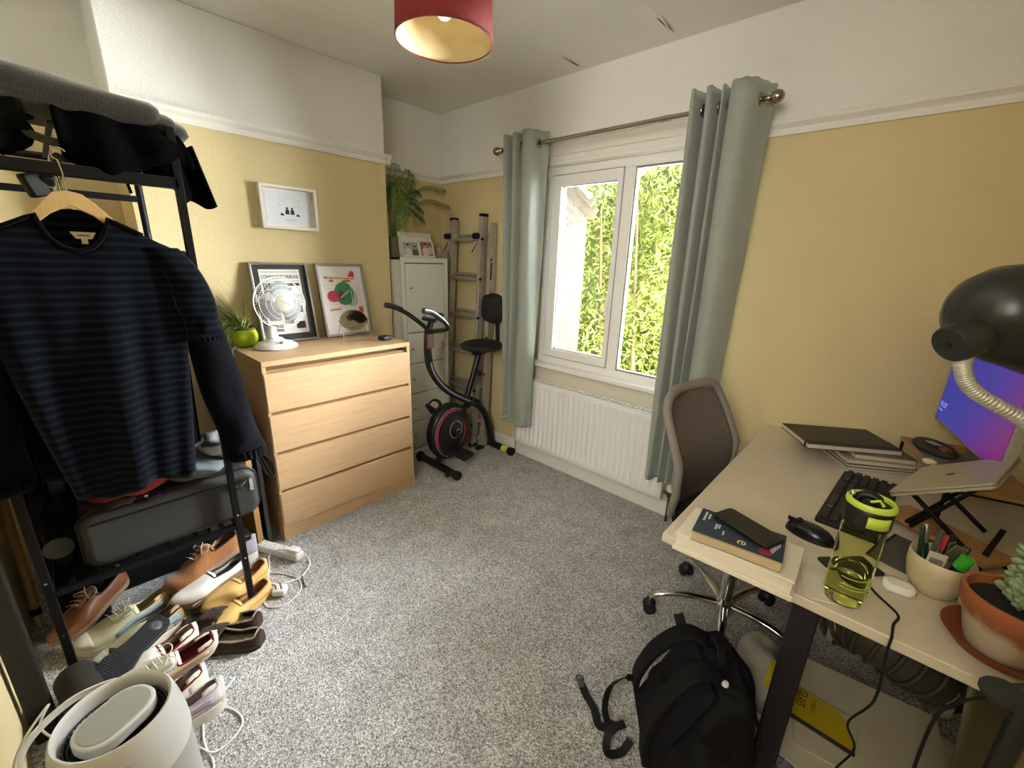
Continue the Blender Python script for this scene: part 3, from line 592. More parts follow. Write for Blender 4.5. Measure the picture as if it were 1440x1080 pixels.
# wall picture (box frame, line drawing of two figures under a tree)
t, M, T, W, H = frame_thing('wall_picture', 'small white box frame with a sketch of two seated figures on the chimney breast', 'picture', ((XB+.002, .842, 1.565), (0, .295, 0), (0, 0, .222)), .016, .035, PALEF, PAPER, None)
T(B().bb((.03, .03, .006), (W-.03, H-.03, .008))).obj('art_sheet', mat('bluish_paper', '#dde2e6', .8), t)
for k in range(60):
    a = random.uniform(0, 2*PI); r = random.uniform(.01, .035); cx, cy = W*.52+random.uniform(-.055, .055), H*.60+random.uniform(-.018, .03)
    T(B().bar((cx, cy, .0085), (cx+r*.5*math.cos(a), cy+r*.5*math.sin(a), .0085), .0009, .0006)).obj('pencil_stroke', GREYI, t) if k % 3 == 0 else None
for cx in (W*.47, W*.56):
    flat(T, [(cx-.011, H*.36), (cx+.011, H*.36), (cx+.009, H*.47), (cx-.008, H*.47)], .0085, 'figure_body', INK, t); flat(T, [(cx+.006*math.cos(q), H*.50+.006*math.sin(q)) for q in np.linspace(0, 2*PI, 10)[:-1]], .0085, 'figure_head', INK, t)
for cx in (W*.38, W*.66): flat(T, [(cx-.010, H*.33), (cx+.009, H*.32), (cx+.006, H*.37), (cx-.007, H*.38)], .0085, 'small_animal', INK, t)
for k in range(2): flat(T, [(W*.42, H*(.24-.03*k)), (W*.62, H*(.24-.03*k)), (W*.62, H*(.245-.03*k)), (W*.42, H*(.245-.03*k))], .0085, 'caption_line', GREYI, t)
# framed newspaper page
SILV = mat('silver_frame', '#a8a498', .3, .8)
z0 = .961
t, M, T, W, H = frame_thing('framed_newspaper', 'silver framed newspaper page with black mount leaning on the wall behind the fan', 'picture', ((-2.505, .745, z0), (0, .30, 0), (-.085, -.01, .425)), .012, .02, SILV, mat('black_mount', '#2c302c', .5), None)
T(B().bb((.045, .045, .008), (W-.045, H-.035, .009))).obj('newspaper_page', PAPER, t)
R3 = M.to_3x3()
text('CONNACHT TRIBUNE', 'masthead', .0235, M @ Vector((.052, H-.085, .0095)), R3, INK, t).scale = (.83, 1.15, 1)
for (a, b_, c, d, m_) in ((.05, H-.05, W-.05, H-.048, GREYI), (.05, H-.100, W-.05, H-.098, INK), (.055, H-.165, .10, H-.108, INK), (.11, H-.125, W-.055, H-.110, INK), (.11, H-.15, .20, H-.135, GREYI), (.055, .12, .12, .19, GREYI), (.13, .16, W-.06, .20, INK), (.13, .10, .18, .15, GREYI), (.19, .07, W-.06, .11, INK), (.055, .06, .12, .10, GREYI)):
    flat(T, [(a, b_), (c, b_), (c, d), (a, d)], .0092, 'printed_block', m_, t)
for k in range(22): flat(T, [(.055+(k % 3)*.072, .21+.008*(k//3)), (.118+(k % 3)*.072, .21+.008*(k//3)), (.118+(k % 3)*.072, .213+.008*(k//3)), (.055+(k % 3)*.072, .213+.008*(k//3))], .0092, 'text_line', GREYI, t)
text('10', 'mark', .02, M @ Vector((.064, H-.145, .0099)), R3, PAPER, t)
# framed colour print
t, M, T, W, H = frame_thing('framed_print', 'silver framed colour print of overlapping green and red shapes behind the round mirror', 'picture', ((-2.505, 1.092, z0), (0, .30, 0), (-.085, -.01, .425)), .014, .02, SILV, PAPER, None)
GRN, RDD, ORG, PNK, DGR = mat('print_green', '#2f7a4a', .6), mat('print_red', '#b03040', .6), mat('print_orange', '#d08a3a', .6), mat('print_pink', '#d9b6bf', .6), mat('print_dark', '#5c2a34', .6)
def blob(cx, cy, rx, ry, z, m, nm='printed_shape', a0=0, n=28): flat(T, [(cx+rx*math.cos(q), cy+ry*math.sin(q)) for q in np.linspace(a0, a0+2*PI, n)[:-1]], z, nm, m, t)
flat(T, [(.20, .09), (W-.03, .08), (W-.03, .33), (.19, .33)], .0072, 'printed_shape', mat('print_wash', '#e6dde0', .7), t)
blob(.155, .255, .062, .070, .0082, GRN); blob(.085, .24, .038, .034, .0090, RDD); blob(.135, .245, .022, .030, .0098, DGR); blob(.20, .225, .04, .05, .0078, mat('print_pale_green', '#8db79a', .7))
flat(T, [(.05, .357), (.235, .347), (.235, .338), (.05, .347)], .0086, 'printed_shape', ORG, t); blob(.05, .352, .006, .005, .0095, DGR); blob(.085, .333, .014, .009, .0092, mat('print_grey', '#8a7a80', .6))
flat(T, [(.19, .355), (.215, .392), (.235, .385), (.235, .352)], .0098, 'printed_shape', RDD, t); blob(.18, .33, .03, .008, .0094, mat('print_brown', '#8a6f4a', .6))
for k, yy in enumerate((.305, .285, .19, .175)): flat(T, [(.03+.01*k, yy), (.15, yy), (.15, yy+.002), (.03+.01*k, yy+.002)], .0080, 'printed_line', PNK, t)
for k in range(4): flat(T, [(.20+.017*k, .12), (.205+.017*k, .12), (.203+.017*k, .30), (.199+.017*k, .30)], .0084, 'printed_line', PNK, t)
for k in range(5): flat(T, [(.128+.012*k, .23+.009*k), (.140+.012*k, .226+.009*k), (.134+.012*k, .242+.009*k)], .0104, 'printed_shape', PAPER, t)
flat(T, [(.05, .165), (.12, .17), (.12, .158), (.05, .153)], .0086, 'printed_shape', ORG, t)
flat(T, [(.235, .10), (.262, .10), (.262, .17), (.235, .17)], .0086, 'printed_shape', RDD, t)

# desk fan
fan = thing('desk_fan', 'white oscillating desk fan on the left end of the chest', 'fan', (-2.40, .765, z0))
B().lathe([(0, .0), (.098, .0), (.105, .004), (.104, .012), (.085, .026), (.05, .036), (.035, .05), (0, .052)], (-2.40, .775, z0), 40).obj('base', WPLAST, fan, smooth=60)
B().tube([(-2.40, .765, z0+.03), (-2.40, .763, z0+.11)], [.03, .023], 18).obj('neck', WPLAST, fan, smooth=60)
B().box((-2.325, .80, z0+.036), (.022, .05, .012), (0, 0, .3)).obj('speed_switch', mat('grey_buttons', '#b7b6b0', .5), fan, bevel=.003)
FR = Euler((0, PI/2-.10, .12)).to_matrix(); FC = Vector((-2.335, .80, z0+.235))
def fl(b): b.v = [tuple(FC + FR @ Vector(v)) for v in b.v]; return b
fl(B().lathe([(0, -.15), (.035, -.148), (.052, -.13), (.058, -.09), (.056, -.045), (0, -.04)], (0, 0, 0), 28)).obj('motor_housing', WPLAST, fan, smooth=60)
WIRE = mat('white_wire', '#f1f1ee', .3)
g = B()
RG = .128
for z, r in ((-.038, RG*.6), (-.035, RG*.85), (0, RG), (.03, RG*.9), (.04, RG*.68), (.043, RG*.5)): g.tube([(r*math.cos(q), r*math.sin(q), z) for q in np.linspace(0, 2*PI, 49)[:-1]], .003 if r == RG else .0009, 5, closed=True)
for k in range(64):
    q = 2*PI*k/64; q2 = q+.22
    g.tube([(.042*math.cos(q), .042*math.sin(q), .044), (.09*math.cos(q+.1), .09*math.sin(q+.1), .040), (.118*math.cos(q+.18), .118*math.sin(q+.18), .026), (RG*math.cos(q2), RG*math.sin(q2), .002)], .00075, 3, cap=False)
for k in range(40):
    q = 2*PI*k/40
    g.tube([(.045*math.cos(q), .045*math.sin(q), -.042), (.10*math.cos(q), .10*math.sin(q), -.034), (RG*math.cos(q), RG*math.sin(q), 0)], .00075, 3, cap=False)
fl(g).obj('guard', WIRE, fan, kind='stuff')
fl(B().lathe([(0, .050), (.035, .049), (.043, .045), (.043, .040), (0, .039)], (0, 0, 0), 32)).obj('guard_badge', mat('cream_badge', '#a9a494', .4), fan, smooth=50)
fl(B().bar((-.012, -.018, .051), (.010, .02, .051), .004, .001)).obj('badge_mark', GREYI, fan)
BLD = mat('translucent_blade', '#8f9496', .6, alpha=.7, spec=.2)
for k in range(3):
    q0 = k*2*PI/3+.3; pts = [(.012, 0, -.008)]+[(r*math.cos(a), r*math.sin(a), -.012+.024*(a/1.5)) for r, a in ((.05, -.1), (.09, -.05), (.112, .25), (.112, .7), (.10, 1.15), (.07, 1.45), (.035, 1.5))]
    pts = [(x*math.cos(q0)-y*math.sin(q0), x*math.sin(q0)+y*math.cos(q0), z) for x, y, z in pts]
    b = B().add(pts, [(0, i, i+1) for i in range(1, len(pts)-1)]); fl(b).obj('blade', BLD, fan, solid=.0015)
B().tube(spline([(-2.47, .73, z0+.008), (-2.50, .66, z0+.006), (-2.48, .60, z0+.0), (-2.44, .585, z0-.06), (-2.43, .58, z0-.25), (-2.42, .575, .2), (-2.40, .56, .01)], 6), .003, 6).obj('power_cord', WPLAST, fan)

# spider plant in a lime pot
pl_ = thing('spider_plant', 'spider plant with arching leaves in a lime green pot beside the fan', 'plant', (-2.52, .655, z0))
PC = Vector((-2.52, .668, z0))
B().lathe([(0, 0), (.035, 0), (.05, .012), (.062, .035), (.064, .06), (.056, .085), (.052, .09), (.048, .086), (.05, .075), (0, .072)], PC, 32).obj('pot', mat('lime_glaze', '#a9c422', .15), pl_, smooth=60)
B().lathe([(.050, .083), (.053, .092), (.050, .1), (.046, .094), (0, .08)], PC, 24).obj('inner_pot', mat('brown_plastic_pot', '#6b4a33', .6), pl_)
SPL = mat('spider_leaf', '#8fa552', .45, var=.35, vscale=14); SPB = mat('spider_leaf_pale', '#c9cf93', .45, var=.15, vscale=20)
def blade(b, base_, ang, L, lift, droop, wd, n=9):
    pts = []
    for i in range(n):
        t_ = i/(n-1); r = L*(t_*.95); z = lift*t_*(1-.0)*1.6 - droop*t_*t_*1.9
        pts.append(Vector(base_)+Vector((math.cos(ang)*r, math.sin(ang)*r, z)))
    s_ = Vector((-math.sin(ang), math.cos(ang), 0)); vs = []
    for i, p in enumerate(pts):
        ww = wd*(1-(i/(n-1))**2)*.5+.0004; vs += [p-s_*ww, p+Vector((0, 0, -.0015)), p+s_*ww]
    b.add(vs, [(i*3+k, i*3+k+1, (i+1)*3+k+1, (i+1)*3+k) for i in range(n-1) for k in range(2)])
for k in range(170):
    ang = random.uniform(-2.3, -1.0) if k % 4 else random.uniform(-2.6, 1.5)
    L = random.uniform(.10, .24); lift = random.uniform(.06, .19); droop = random.uniform(.06, .22)
    if ang > -.9: L *= .55; droop *= .2; lift *= .8
    if ang < -1.9: L *= .7
    if ang < -.9: droop *= random.choice((.5, 1.0, 1.25))
    b = B(); blade(b, PC+Vector((random.uniform(-.02, .02), random.uniform(-.02, .02), .085)), ang, L, lift, droop, .0065, 11)
    b.obj('leaf', SPL if k % 3 else SPB, pl_, smooth=180)
for ang, L, lift in ((-1.9, .17, .20), (-1.35, .24, .16)): b = B(); blade(b, PC+Vector((0, 0, .085)), ang, L, lift, -.0, .005); b.obj('leaf', SPL, pl_, smooth=180)

# round mirror on wire legs
mi = thing('tabletop_mirror', 'round shaving mirror on bent wire legs in front of the colour print', 'mirror', (-2.36, 1.19, z0))
MC = Vector((-2.36, 1.20, z0+.115)); MR = Euler((0, PI/2-.12, -.25)).to_matrix()
def mf(b): b.v = [tuple(MC + MR @ Vector(v)) for v in b.v]; return b
mf(B().lathe([(0, -.006), (.074, -.006), (.079, -.003), (.079, .003), (.075, .006), (.0725, .004)], (0, 0, 0), 40, sx=.78)).obj('rim', CHROME, mi, smooth=50)
mf(B().lathe([(0, .0035), (.0735, .0035)], (0, 0, 0), 40, sx=.78)).obj('mirror_glass', mat('mirror', '#c9ccc4', .03, 1), mi)
for s_ in (-1, 1):
    a = MC+Vector((0, s_*.082, .0))
    B().tube(spline([a, a+Vector((.02, .0, -.05)), a+Vector((.045, 0, -.112)), a+Vector((.06, -s_*.012, -.112)), a+Vector((.06, -s_*.05, -.112))], 5), .0022, 6).obj('wire_leg', CHROME, mi)
    B().tube(spline([a, a+Vector((-.02, .0, -.05)), a+Vector((-.045, 0, -.112))], 4), .0022, 6).obj('wire_leg', CHROME, mi)
    B().cyl(a-Vector((0, s_*.006, 0)), a+Vector((0, s_*.006, 0)), .006, 10).obj('pivot', CHROME, mi)
B().tube([MC+Vector((.06, -.035, -.112)), MC+Vector((.06, .035, -.112))], .0022, 6).obj('wire_leg', CHROME, mi)
b = B().box((-2.235, 1.325, z0+.014), (.05, .075, .026), (0, 0, .3)); o = solo(b, 'clip_light', BLACK, 'small black clip-on electronic device near the right end of the chest', 'device', bevel=.008)
B().box((.012, .01, .027), (.02, .03, .004), (0, 0, .3)).obj('top_button', mat('dark_grey_gloss', '#3a3a3a', .2), o)
# the loose cable loop hanging from the chest front edge of the plant stays with the fan

# ------------------------------------------------------------------ things on the locker
pm = thing('potted_palm', 'feathery parlour palm in a dark pot on top of the white cabinet', 'plant', (-2.72, 1.745, LH))
B().lathe([(0, 0), (.055, 0), (.07, .12), (.072, .13), (.066, .13), (.064, .118), (0, .115)], (-2.72, 1.71, LH), 24).obj('pot', mat('grey_green_pot', '#6f705c', .6), pm)
PLM = mat('palm_leaf', '#4c6a2c', .45, var=.3, vscale=10); PLL = mat('palm_leaf_light', '#7d9a48', .45, var=.2, vscale=10)
def frond(p0, tip, up, m, nl=15, ll=.095, width=.0055):
    p0, tip = Vector(p0), Vector(tip); mid = (p0+tip)/2+Vector((0, 0, up)); P = spline([p0, mid, tip], nl)
    f_ = B().tube(P, .0022, 5).obj('frond_stem', m, pm)
    b = B()
    for i in range(3, len(P)-1):
        t_ = i/(len(P)-1)
        if t_ < .35: continue
        d = (P[min(i+1, len(P)-1)]-P[i-1]).normalized(); s_ = d.cross(Vector((0, 0, 1))).normalized(); 
        for sg in (-1, 1):
            l = ll*math.sin(PI*min(1, (t_-.25)*1.25))*random.uniform(.85, 1.1)+.015; e = (s_*sg*.85+d*.55+Vector((0, 0, -.35))).normalized()*l
            e2 = e+Vector((0, 0, -l*.25)); n_ = d*width*.5
            b.add([P[i]-n_*.3, P[i]+e*.45-n_, P[i]+e2, P[i]+e*.45+n_, P[i]+n_*.3], [(0, 1, 2, 3, 4)])
    b.obj('leaflets', m, f_, smooth=0)
PB = Vector((-2.72, 1.72, LH+.11))
for tip, up, m, n_ in (((-2.52, 2.02, 1.90), .16, PLM, 15), ((-2.55, 2.08, 1.80), .14, PLM, 15), ((-2.62, 1.78, 2.0), .10, PLM, 15), ((-2.50, 1.68, 1.66), .30, PLL, 18), ((-2.50, 1.665, 1.60), .26, PLL, 18), ((-2.66, 1.72, 2.03), .05, PLM, 15), ((-2.70, 1.86, 1.99), .08, PLM, 15), ((-2.58, 1.82, 1.88), .12, PLM, 14), ((-2.62, 1.90, 1.76), .14, PLM, 14), ((-2.74, 1.67, 1.95), .05, PLM, 14), ((-2.60, 1.70, 1.90), .08, PLM, 14), ((-2.56, 1.76, 1.74), .12, PLM, 14), ((-2.80, 1.9, 1.9), .1, PLM, 13), ((-2.56, 1.86, 1.70), .12, PLM, 13), ((-2.56, 1.69, 1.80), .10, PLL, 13), ((-2.55, 1.69, 1.93), .08, PLM, 14), ((-2.62, 1.66, 1.88), .08, PLM, 14), ((-2.54, 1.75, 1.83), .1, PLM, 14), ((-2.60, 1.80, 1.94), .08, PLM, 14), ((-2.54, 1.68, 1.74), .12, PLM, 14), ((-2.68, 1.80, 1.86), .08, PLM, 14)):
    frond(PB+Vector((random.uniform(-.02, .02), random.uniform(-.02, .02), 0)), tip, up, m, n_)
def photo(lab, o, wv, hv, back, shirts):
    t, M, T, W, H = frame_thing('photo_frame', lab, 'picture', (o, wv, hv), .010, .012, mat('white_photo_frame', '#e0ddd2', .4), mat(back[0], back[1], .7), None, 'photo frames on the white cabinet')
    for cx, cy, rw, cc, hc in shirts:
        m1 = mat('photo_'+cc.strip('#'), cc, .6); T(B().prism([(cx+rw*math.cos(q), cy-.3*rw+rw*1.2*math.sin(q)) for q in np.linspace(0, 2*PI, 16)[:-1]], .0065, .0071)).obj('photo_figure', m1, t)
        m2 = mat('photo_'+hc.strip('#'), hc, .6); T(B().prism([(cx+rw*.4*math.cos(q), cy+rw*1.1+rw*.5*math.sin(q)) for q in np.linspace(0, 2*PI, 14)[:-1]], .0075, .0081)).obj('photo_head', m2, t)
        T(B().prism([(cx+rw*.45*math.cos(q), cy+rw*1.35+rw*.4*math.sin(q)) for q in np.linspace(0, PI, 10)], .0083, .0088)).obj('photo_hair', INK, t)
photo('small white framed black and white photo at the left on the cabinet', (-2.56, 1.685, LH), (.0, .145, 0), (-.03, 0, .105), ('photo_grey', '#9aa394'), ((.05, .04, .028, '#c8ccc0', '#b9a690'), (.105, .035, .025, '#55584c', '#a8947c')))
photo('small white framed colour photo of a couple at the right on the cabinet', (-2.575, 1.835, LH), (0, .125, 0), (-.03, 0, .115), ('photo_brown', '#9a7468'), ((.055, .045, .03, '#d8c8c0', '#c79f88'), (.095, .055, .022, '#c9b4a8', '#c09880')))
t, M, T, W, H = frame_thing('photo_frame', 'larger white frame standing behind the two small photos on the cabinet', 'picture', ((-2.64, 1.715, LH), (0, .275, 0), (-.03, 0, .165)), .022, .014, MATS['white_photo_frame'], PAPER, None, 'photo frames on the white cabinet')
b = B().lathe([(0, 0), (.02, 0), (.014, .01), (.02, .04), (.016, .06), (.02, .075), (0, .078)], (-2.54, 1.982, LH), 16); solo(b, 'glass_ornament', mat('clear_glass', '#dfe4de', .05, trans=.9), 'small clear glass ornament on the right edge of the cabinet top', 'ornament', smooth=60)

# ------------------------------------------------------------------ desk (long side to the chair, right side to the wall)
DZ = .72; DX0, DX1, DY0, DY1 = -.362, .445, 1.055, 2.272
dk = thing('desk', 'pale grey beige desk with black T shaped legs against the window wall', 'desk', (.04, 1.66, 0))
B().bb((DX0, DY0, DZ-.026), (DX1, DY1, DZ)).obj('desk_top', mat('desk_laminate', '#cfc4ac', .45, var=.04, vscale=30), dk, bevel=.003)
LEGM = mat('black_desk_steel', '#191518', .5, var=.15, vscale=40)
for y in (1.16, 2.14):
    lg = B().box((-.014, y, .36), (.058, .07, .62)).obj('leg', LEGM, dk, bevel=.004)
    B().box((.035, y, .015), (.66, .07, .03)).obj('foot_bar', LEGM, lg, bevel=.006)
    B().box((.035, y, .682), (.68, .05, .024)).obj('top_bracket', LEGM, lg, bevel=.003)
B().box((.035, 1.65, .66), (.05, .94, .04)).obj('crossbeam', LEGM, dk, bevel=.003)

# ------------------------------------------------------------------ mesh office chair
chr_ = thing('office_chair', 'grey mesh backed office chair on a chrome five star base', 'chair', (-.28, 1.67, 0), 0, rot=(0, 0, -.17), local=True)
GM = mat('grey_mesh_fabric', '#6d645c', .85, var=.15, vscale=60, bump=.5, bscale=350, bdist=.002, alpha=.93); GF = mat('grey_frame_fabric', '#857e75', .75, bump=.2, bscale=300, bdist=.001)
SEATF = mat('black_seat_fabric', '#1d1c1b', .9, bump=.3, bscale=250)
# local: +x towards the desk
def backpt(u, v):  # u -1..1 across y, v 0..1 up
    hw = .205+.022*math.sin(PI*v)
    x = -.215-.085*v+.062*math.sin(PI*min(1, v*1.1))**1.5+.03*u*u
    return Vector((x, u*hw, .475+.50*v))
outl = []
for k in range(48):
    q = 2*PI*k/48; cu, sv = math.cos(q), math.sin(q)
    u = math.copysign(abs(cu)**.33, cu); v = .5+.5*math.copysign(abs(sv)**.33, sv); outl.append(backpt(u*.98, v))
B().tube(outl, .020, 10, closed=True, flat=.75).obj('back_frame', GF, chr_, smooth=80)
def mesh_back(a, b_):
    u, v = a*2-1, b_; m_ = min(1.0, 1.28*(1-abs(2*v-1)**11)**.5+.0)
    return backpt(u*.95*m_, v*.97+.015)
B().grid(15, 17, mesh_back).obj('back_mesh', GM, chr_, smooth=180, solid=.002)
B().tube(spline([(-.20, 0, .43), (-.27, 0, .45), (-.285, 0, .55), (-.275, 0, .70)], 6), .018, 10, flat=.6).obj('back_spine', BLACK, chr_, smooth=80)
B().lathe([(0, -.03), (.20, -.03), (.235, -.01), (.24, .015), (.21, .04), (.1, .048), (0, .05)], (.0, 0, .475), 36, power=2.8, sx=.98).obj('seat', SEATF, chr_, smooth=60)
B().box((-.02, 0, .425), (.2, .14, .035)).obj('tilt_mechanism', BLACK, chr_, bevel=.006)
B().tube([(0, 0, .09), (0, 0, .27)], .026, 20).obj('gas_column', CHROME, chr_); B().tube([(0, 0, .27), (0, 0, .43)], .016, 16).obj('gas_piston', CHROME, chr_)
B().lathe([(0, .07), (.036, .07), (.042, .085), (.040, .11), (.03, .13), (.026, .14)], (0, 0, 0), 24).obj('base_hub', CHROME, chr_)
for k in range(5):
    q = 2*PI*k/5+2.595
    d = Vector((math.cos(q), math.sin(q), 0))
    a = B().tube(spline([d*.03+Vector((0, 0, .11)), d*.15+Vector((0, 0, .118)), d*.25+Vector((0, 0, .10)), d*.285+Vector((0, 0, .082))], 6), [.017]*7+[.015]*6+[.013]*6, 12, flat=.8).obj('base_arm', CHROME, chr_, smooth=80)
    p = d*.29; s_ = Vector((-d.y, d.x, 0))
    B().cyl(p+Vector((0, 0, .045)), p+Vector((0, 0, .09)), .007, 8).obj('caster_stem', CHROME, a)
    for sg in (-1, 1): B().cyl(p+s_*sg*.007+Vector((0, 0, .026)), p+s_*sg*.026+Vector((0, 0, .026)), .026, 18).obj('caster_wheel', RUBBER, a, bevel=.003)
    B().lathe([(0, 0), (.022, 0), (.026, .012), (.018, .026), (0, .03)], p+Vector((0, 0, .036)), 14).obj('caster_hood', BLACK, a)

# ------------------------------------------------------------------ on the desk
b = B().bb((-.362, 1.017, DZ), (-.05, 1.19, DZ+.042)); WB = mat('white_card_box', '#ded5bf', .6)
wb = thing('white_box', 'flat white cardboard box overhanging the near left desk corner under a book', 'box', (-.186, 1.097, DZ), rot=(0, 0, .03), local=True)
B().bb((-.132, -.085, .0), (.142, .082, .014)).obj('box_base', WB, wb, bevel=.002)
B().bb((-.127, -.08, .014), (.137, .077, .046)).obj('box_body', WB, wb, bevel=.0015)
B().bb((-.130, -.083, .046), (.140, .080, .052)).obj('box_lid', WB, wb, bevel=.0015)
bkz = DZ+.0521
bo = thing('paperback_book', 'dark blue paperback with white cover lettering on the white box', 'book', (-.182, 1.083, bkz), rot=(0, 0, .12), local=True)
COV = mat('navy_cover', '#263346', .45); PG = mat('page_edge', '#c8b48c', .85, bump=.4, bscale=400, stretch=(1, 1, 40))
B().bb((-.099, -.0655, 0), (.099, .0655, .0006)).obj('back_cover', COV, bo)
B().bb((-.098, -.064, .0006), (.098, .063, .024)).obj('page_block', PG, bo)
B().bb((-.1, -.0655, .024), (.1, .0655, .0252)).obj('front_cover', COV, bo)
B().bb((-.1, .0635, 0), (.1, .0655, .0252)).obj('spine', COV, bo)
YL = mat('cover_yellow', '#d8c878', .6); CW = mat('cover_white', '#c9d0d6', .6); CR = mat('cover_red', '#8c2a34', .6)
B().bb((-.1, -.0656, .0252), (.1, -.0638, .0256)).obj('cover_edge_line', YL, bo)
def btxt(s_, x, y, sz, m, r=-PI/2): text(s_, 'cover_lettering', sz, (x, y, .0253), (0, 0, r), m, bo, .0002)
btxt('e', .002, -.028, .042, YL)
for x, y, l in ((-.088, .055, .05), (-.078, .05, .03), (-.055, .01, .028), (-.048, .012, .022), (-.035, -.01, .024)):
    for k in range(int(l/.007)): B().bb((x, y-l+k*.007, .0252), (x+.005, y-l+k*.007+.005, .0255)).obj('cover_lettering', CW, bo)
for k in range(5): B().bb((.072+.004*k, -.05+.012*k, .0252), (.075+.004*k, -.02+.012*k, .0255)).obj('cover_lettering', CW, bo)
B().lathe([(0, .0252), (.014, .0252), (.014, .0256), (0, .0256)], (.062, -.042, 0), 14, power=3).obj('cover_emblem', CR, bo)
M_ = Matrix.Translation((-.172, 1.118, bkz+.0256)) @ Euler((0, 0, -.36)).to_matrix().to_4x4()
ph = B().prism(rrect(.155, .076, .012), 0, .0095, M_); ph = solo(ph, 'smartphone', mat('black_phone_case', '#141414', .35), 'black smartphone lying face down across the blue paperback', 'phone', bevel=.002)
# mouse
mo = thing('computer_mouse', 'black computer mouse beside the keyboard', 'mouse', (-.055, 1.345, DZ), rot=(0, 0, -.2), local=True)
B().grid(25, 9, lambda u, v: ((.062*math.cos(2*PI*u))*math.cos(v*PI/2)**.55, .034*math.sin(2*PI*u)*math.cos(v*PI/2)**.55, .036*math.sin(v*PI/2)*(1-.25*math.cos(2*PI*u)*0))).obj('shell', mat('black_satin', '#121212', .22), mo, smooth=180)
B().bb((-.06, -.0006, .022), (-.012, .0006, .0352)).obj('button_seam', RUBBER, mo); B().cyl((-.03, -.004, .033), (-.03, .004, .033), .009, 14).obj('scroll_wheel', RUBBER, mo)
b = B().prism(rrect(.07, .13, .008), 0, .006, Matrix.Translation((.045, 1.265, DZ)) @ Euler((0, 0, -.75)).to_matrix().to_4x4()); solo(b, 'graphics_tablet', mat('dark_green_black', '#1a1f1c', .3), 'small black flat pad on the desk behind the water bottle', 'tablet', bevel=.001)
# keyboard
kb = thing('keyboard', 'black computer keyboard on the desk behind the bottle', 'keyboard', (.035, 1.665, DZ), rot=(0, 0, -.07), local=True)
B().prism(rrect(.155, .455, .01), 0, .014).obj('case', BLACK, kb, bevel=.002)
KEY = mat('black_keycap', '#1e1c1b', .4)
me_key = None
for r in range(6):
    for c in range(21):
        if c in (15,) or (r == 0 and c in (1, 6, 11)): continue
        x = .064-.0235*r-(.004 if r else 0); y = -.212+c*.0212
        if r == 5 and 4 <= c <= 9:
            if c != 6: continue
            o = B().box((x, y+.01, .019), (.017, .115, .009), taper=.93).obj('key', KEY, kb, bevel=.001); continue
        if me_key is None:
            o = B().box((0, 0, 0), (.0185, .0175, .009), taper=.85).obj('key', KEY, kb); me_key = o.data; o.location = (x, y, .019)
        else:
            o = bpy.data.objects.new('key', me_key); COL.objects.link(o); o.parent = kb; o.location = (x, y, .019)
# notebooks
def notebook(lab, c, size, rz, mcov, mpage, band=None, cat='notebook'):
    t = thing('notebook', lab, cat, c, rot=(0, 0, rz), local=True, group='stack of notebooks at the back of the desk'); w_, l_, h_ = size
    B().bb((-w_/2, -l_/2, 0), (w_/2, l_/2, .002)).obj('back_cover', mcov, t, bevel=.0006)
    B().bb((-w_/2+.003, -l_/2+.003, .002), (w_/2-.001, l_/2-.003, h_-.002)).obj('page_block', mpage, t)
    B().bb((-w_/2, -l_/2, h_-.002), (w_/2, l_/2, h_)).obj('front_cover', mcov, t, bevel=.0006)
    B().bb((w_/2-.002, -l_/2, 0), (w_/2, l_/2, h_)).obj('spine', mcov, t)
    if band: B().bb((-w_/2-.0012, -l_/2+.02, -.0005), (w_/2+.001, -l_/2+.026, h_+.0008)).obj('elastic_band', band, t)
PGW = mat('white_pages', '#d9d0ba', .85, bump=.3, bscale=300, stretch=(1, 1, 30)); TAUPE = mat('taupe_cover', '#80684e', .6); CRMC = mat('cream_cover', '#b3a88e', .6); BKC = mat('black_notebook_cover', '#1a1817', .4, bump=.1, bscale=200)
nz = DZ
notebook('thin cream notebook at the bottom of the stack near the window wall', (.020, 2.095, nz), (.24, .20, .010), .60, CRMC, PGW); nz += .0101
notebook('dark edged slim notebook second from the bottom of the stack', (.024, 2.098, nz), (.24, .195, .012), .57, mat('dark_green_cover', '#3a3a30', .5), PGW); nz += .0121
notebook('pale grey notebook in the middle of the stack', (.020, 2.10, nz), (.23, .195, .016), .55, CRMC, PGW); nz += .0161
notebook('taupe covered notebook just under the black one', (.035, 2.108, nz), (.20, .18, .020), .50, TAUPE, PGW); nz += .0201
notebook('large black hardback notebook on top of the stack', (-.078, 2.085, nz), (.335, .22, .021), .60, BKC, PGW, RUBBER)
# monitor riser and monitor
RZm = -.25
ri = thing('monitor_riser', 'wooden monitor riser on thin black metal legs at the back of the desk', 'monitor stand', (.245, 2.0, DZ), rot=(0, 0, .25), local=True)
WD = mat('warm_bamboo', '#a87f4e', .5, var=.12, vscale=6, stretch=(10, 1, 10)); 
B().bb((-.10, -.26, .108), (.12, .18, .120)).obj('shelf_top', WD, ri, bevel=.002)
for x in (-.092, .11):
    for y in (-.25, .17): B().bb((x-.004, y-.004, 0), (x+.004, y+.004, .108)).obj('leg', BLACKM, ri)
for y in (-.25, .17): B().bb((-.092, y-.004, .10), (.11, y+.004, .108)).obj('leg_brace', BLACKM, ri)
mn = thing('monitor', 'slim computer monitor with a glowing blue and purple screen', 'monitor', (.235, 1.96, DZ+.1201), rot=(0, 0, .21-PI/2), local=True)
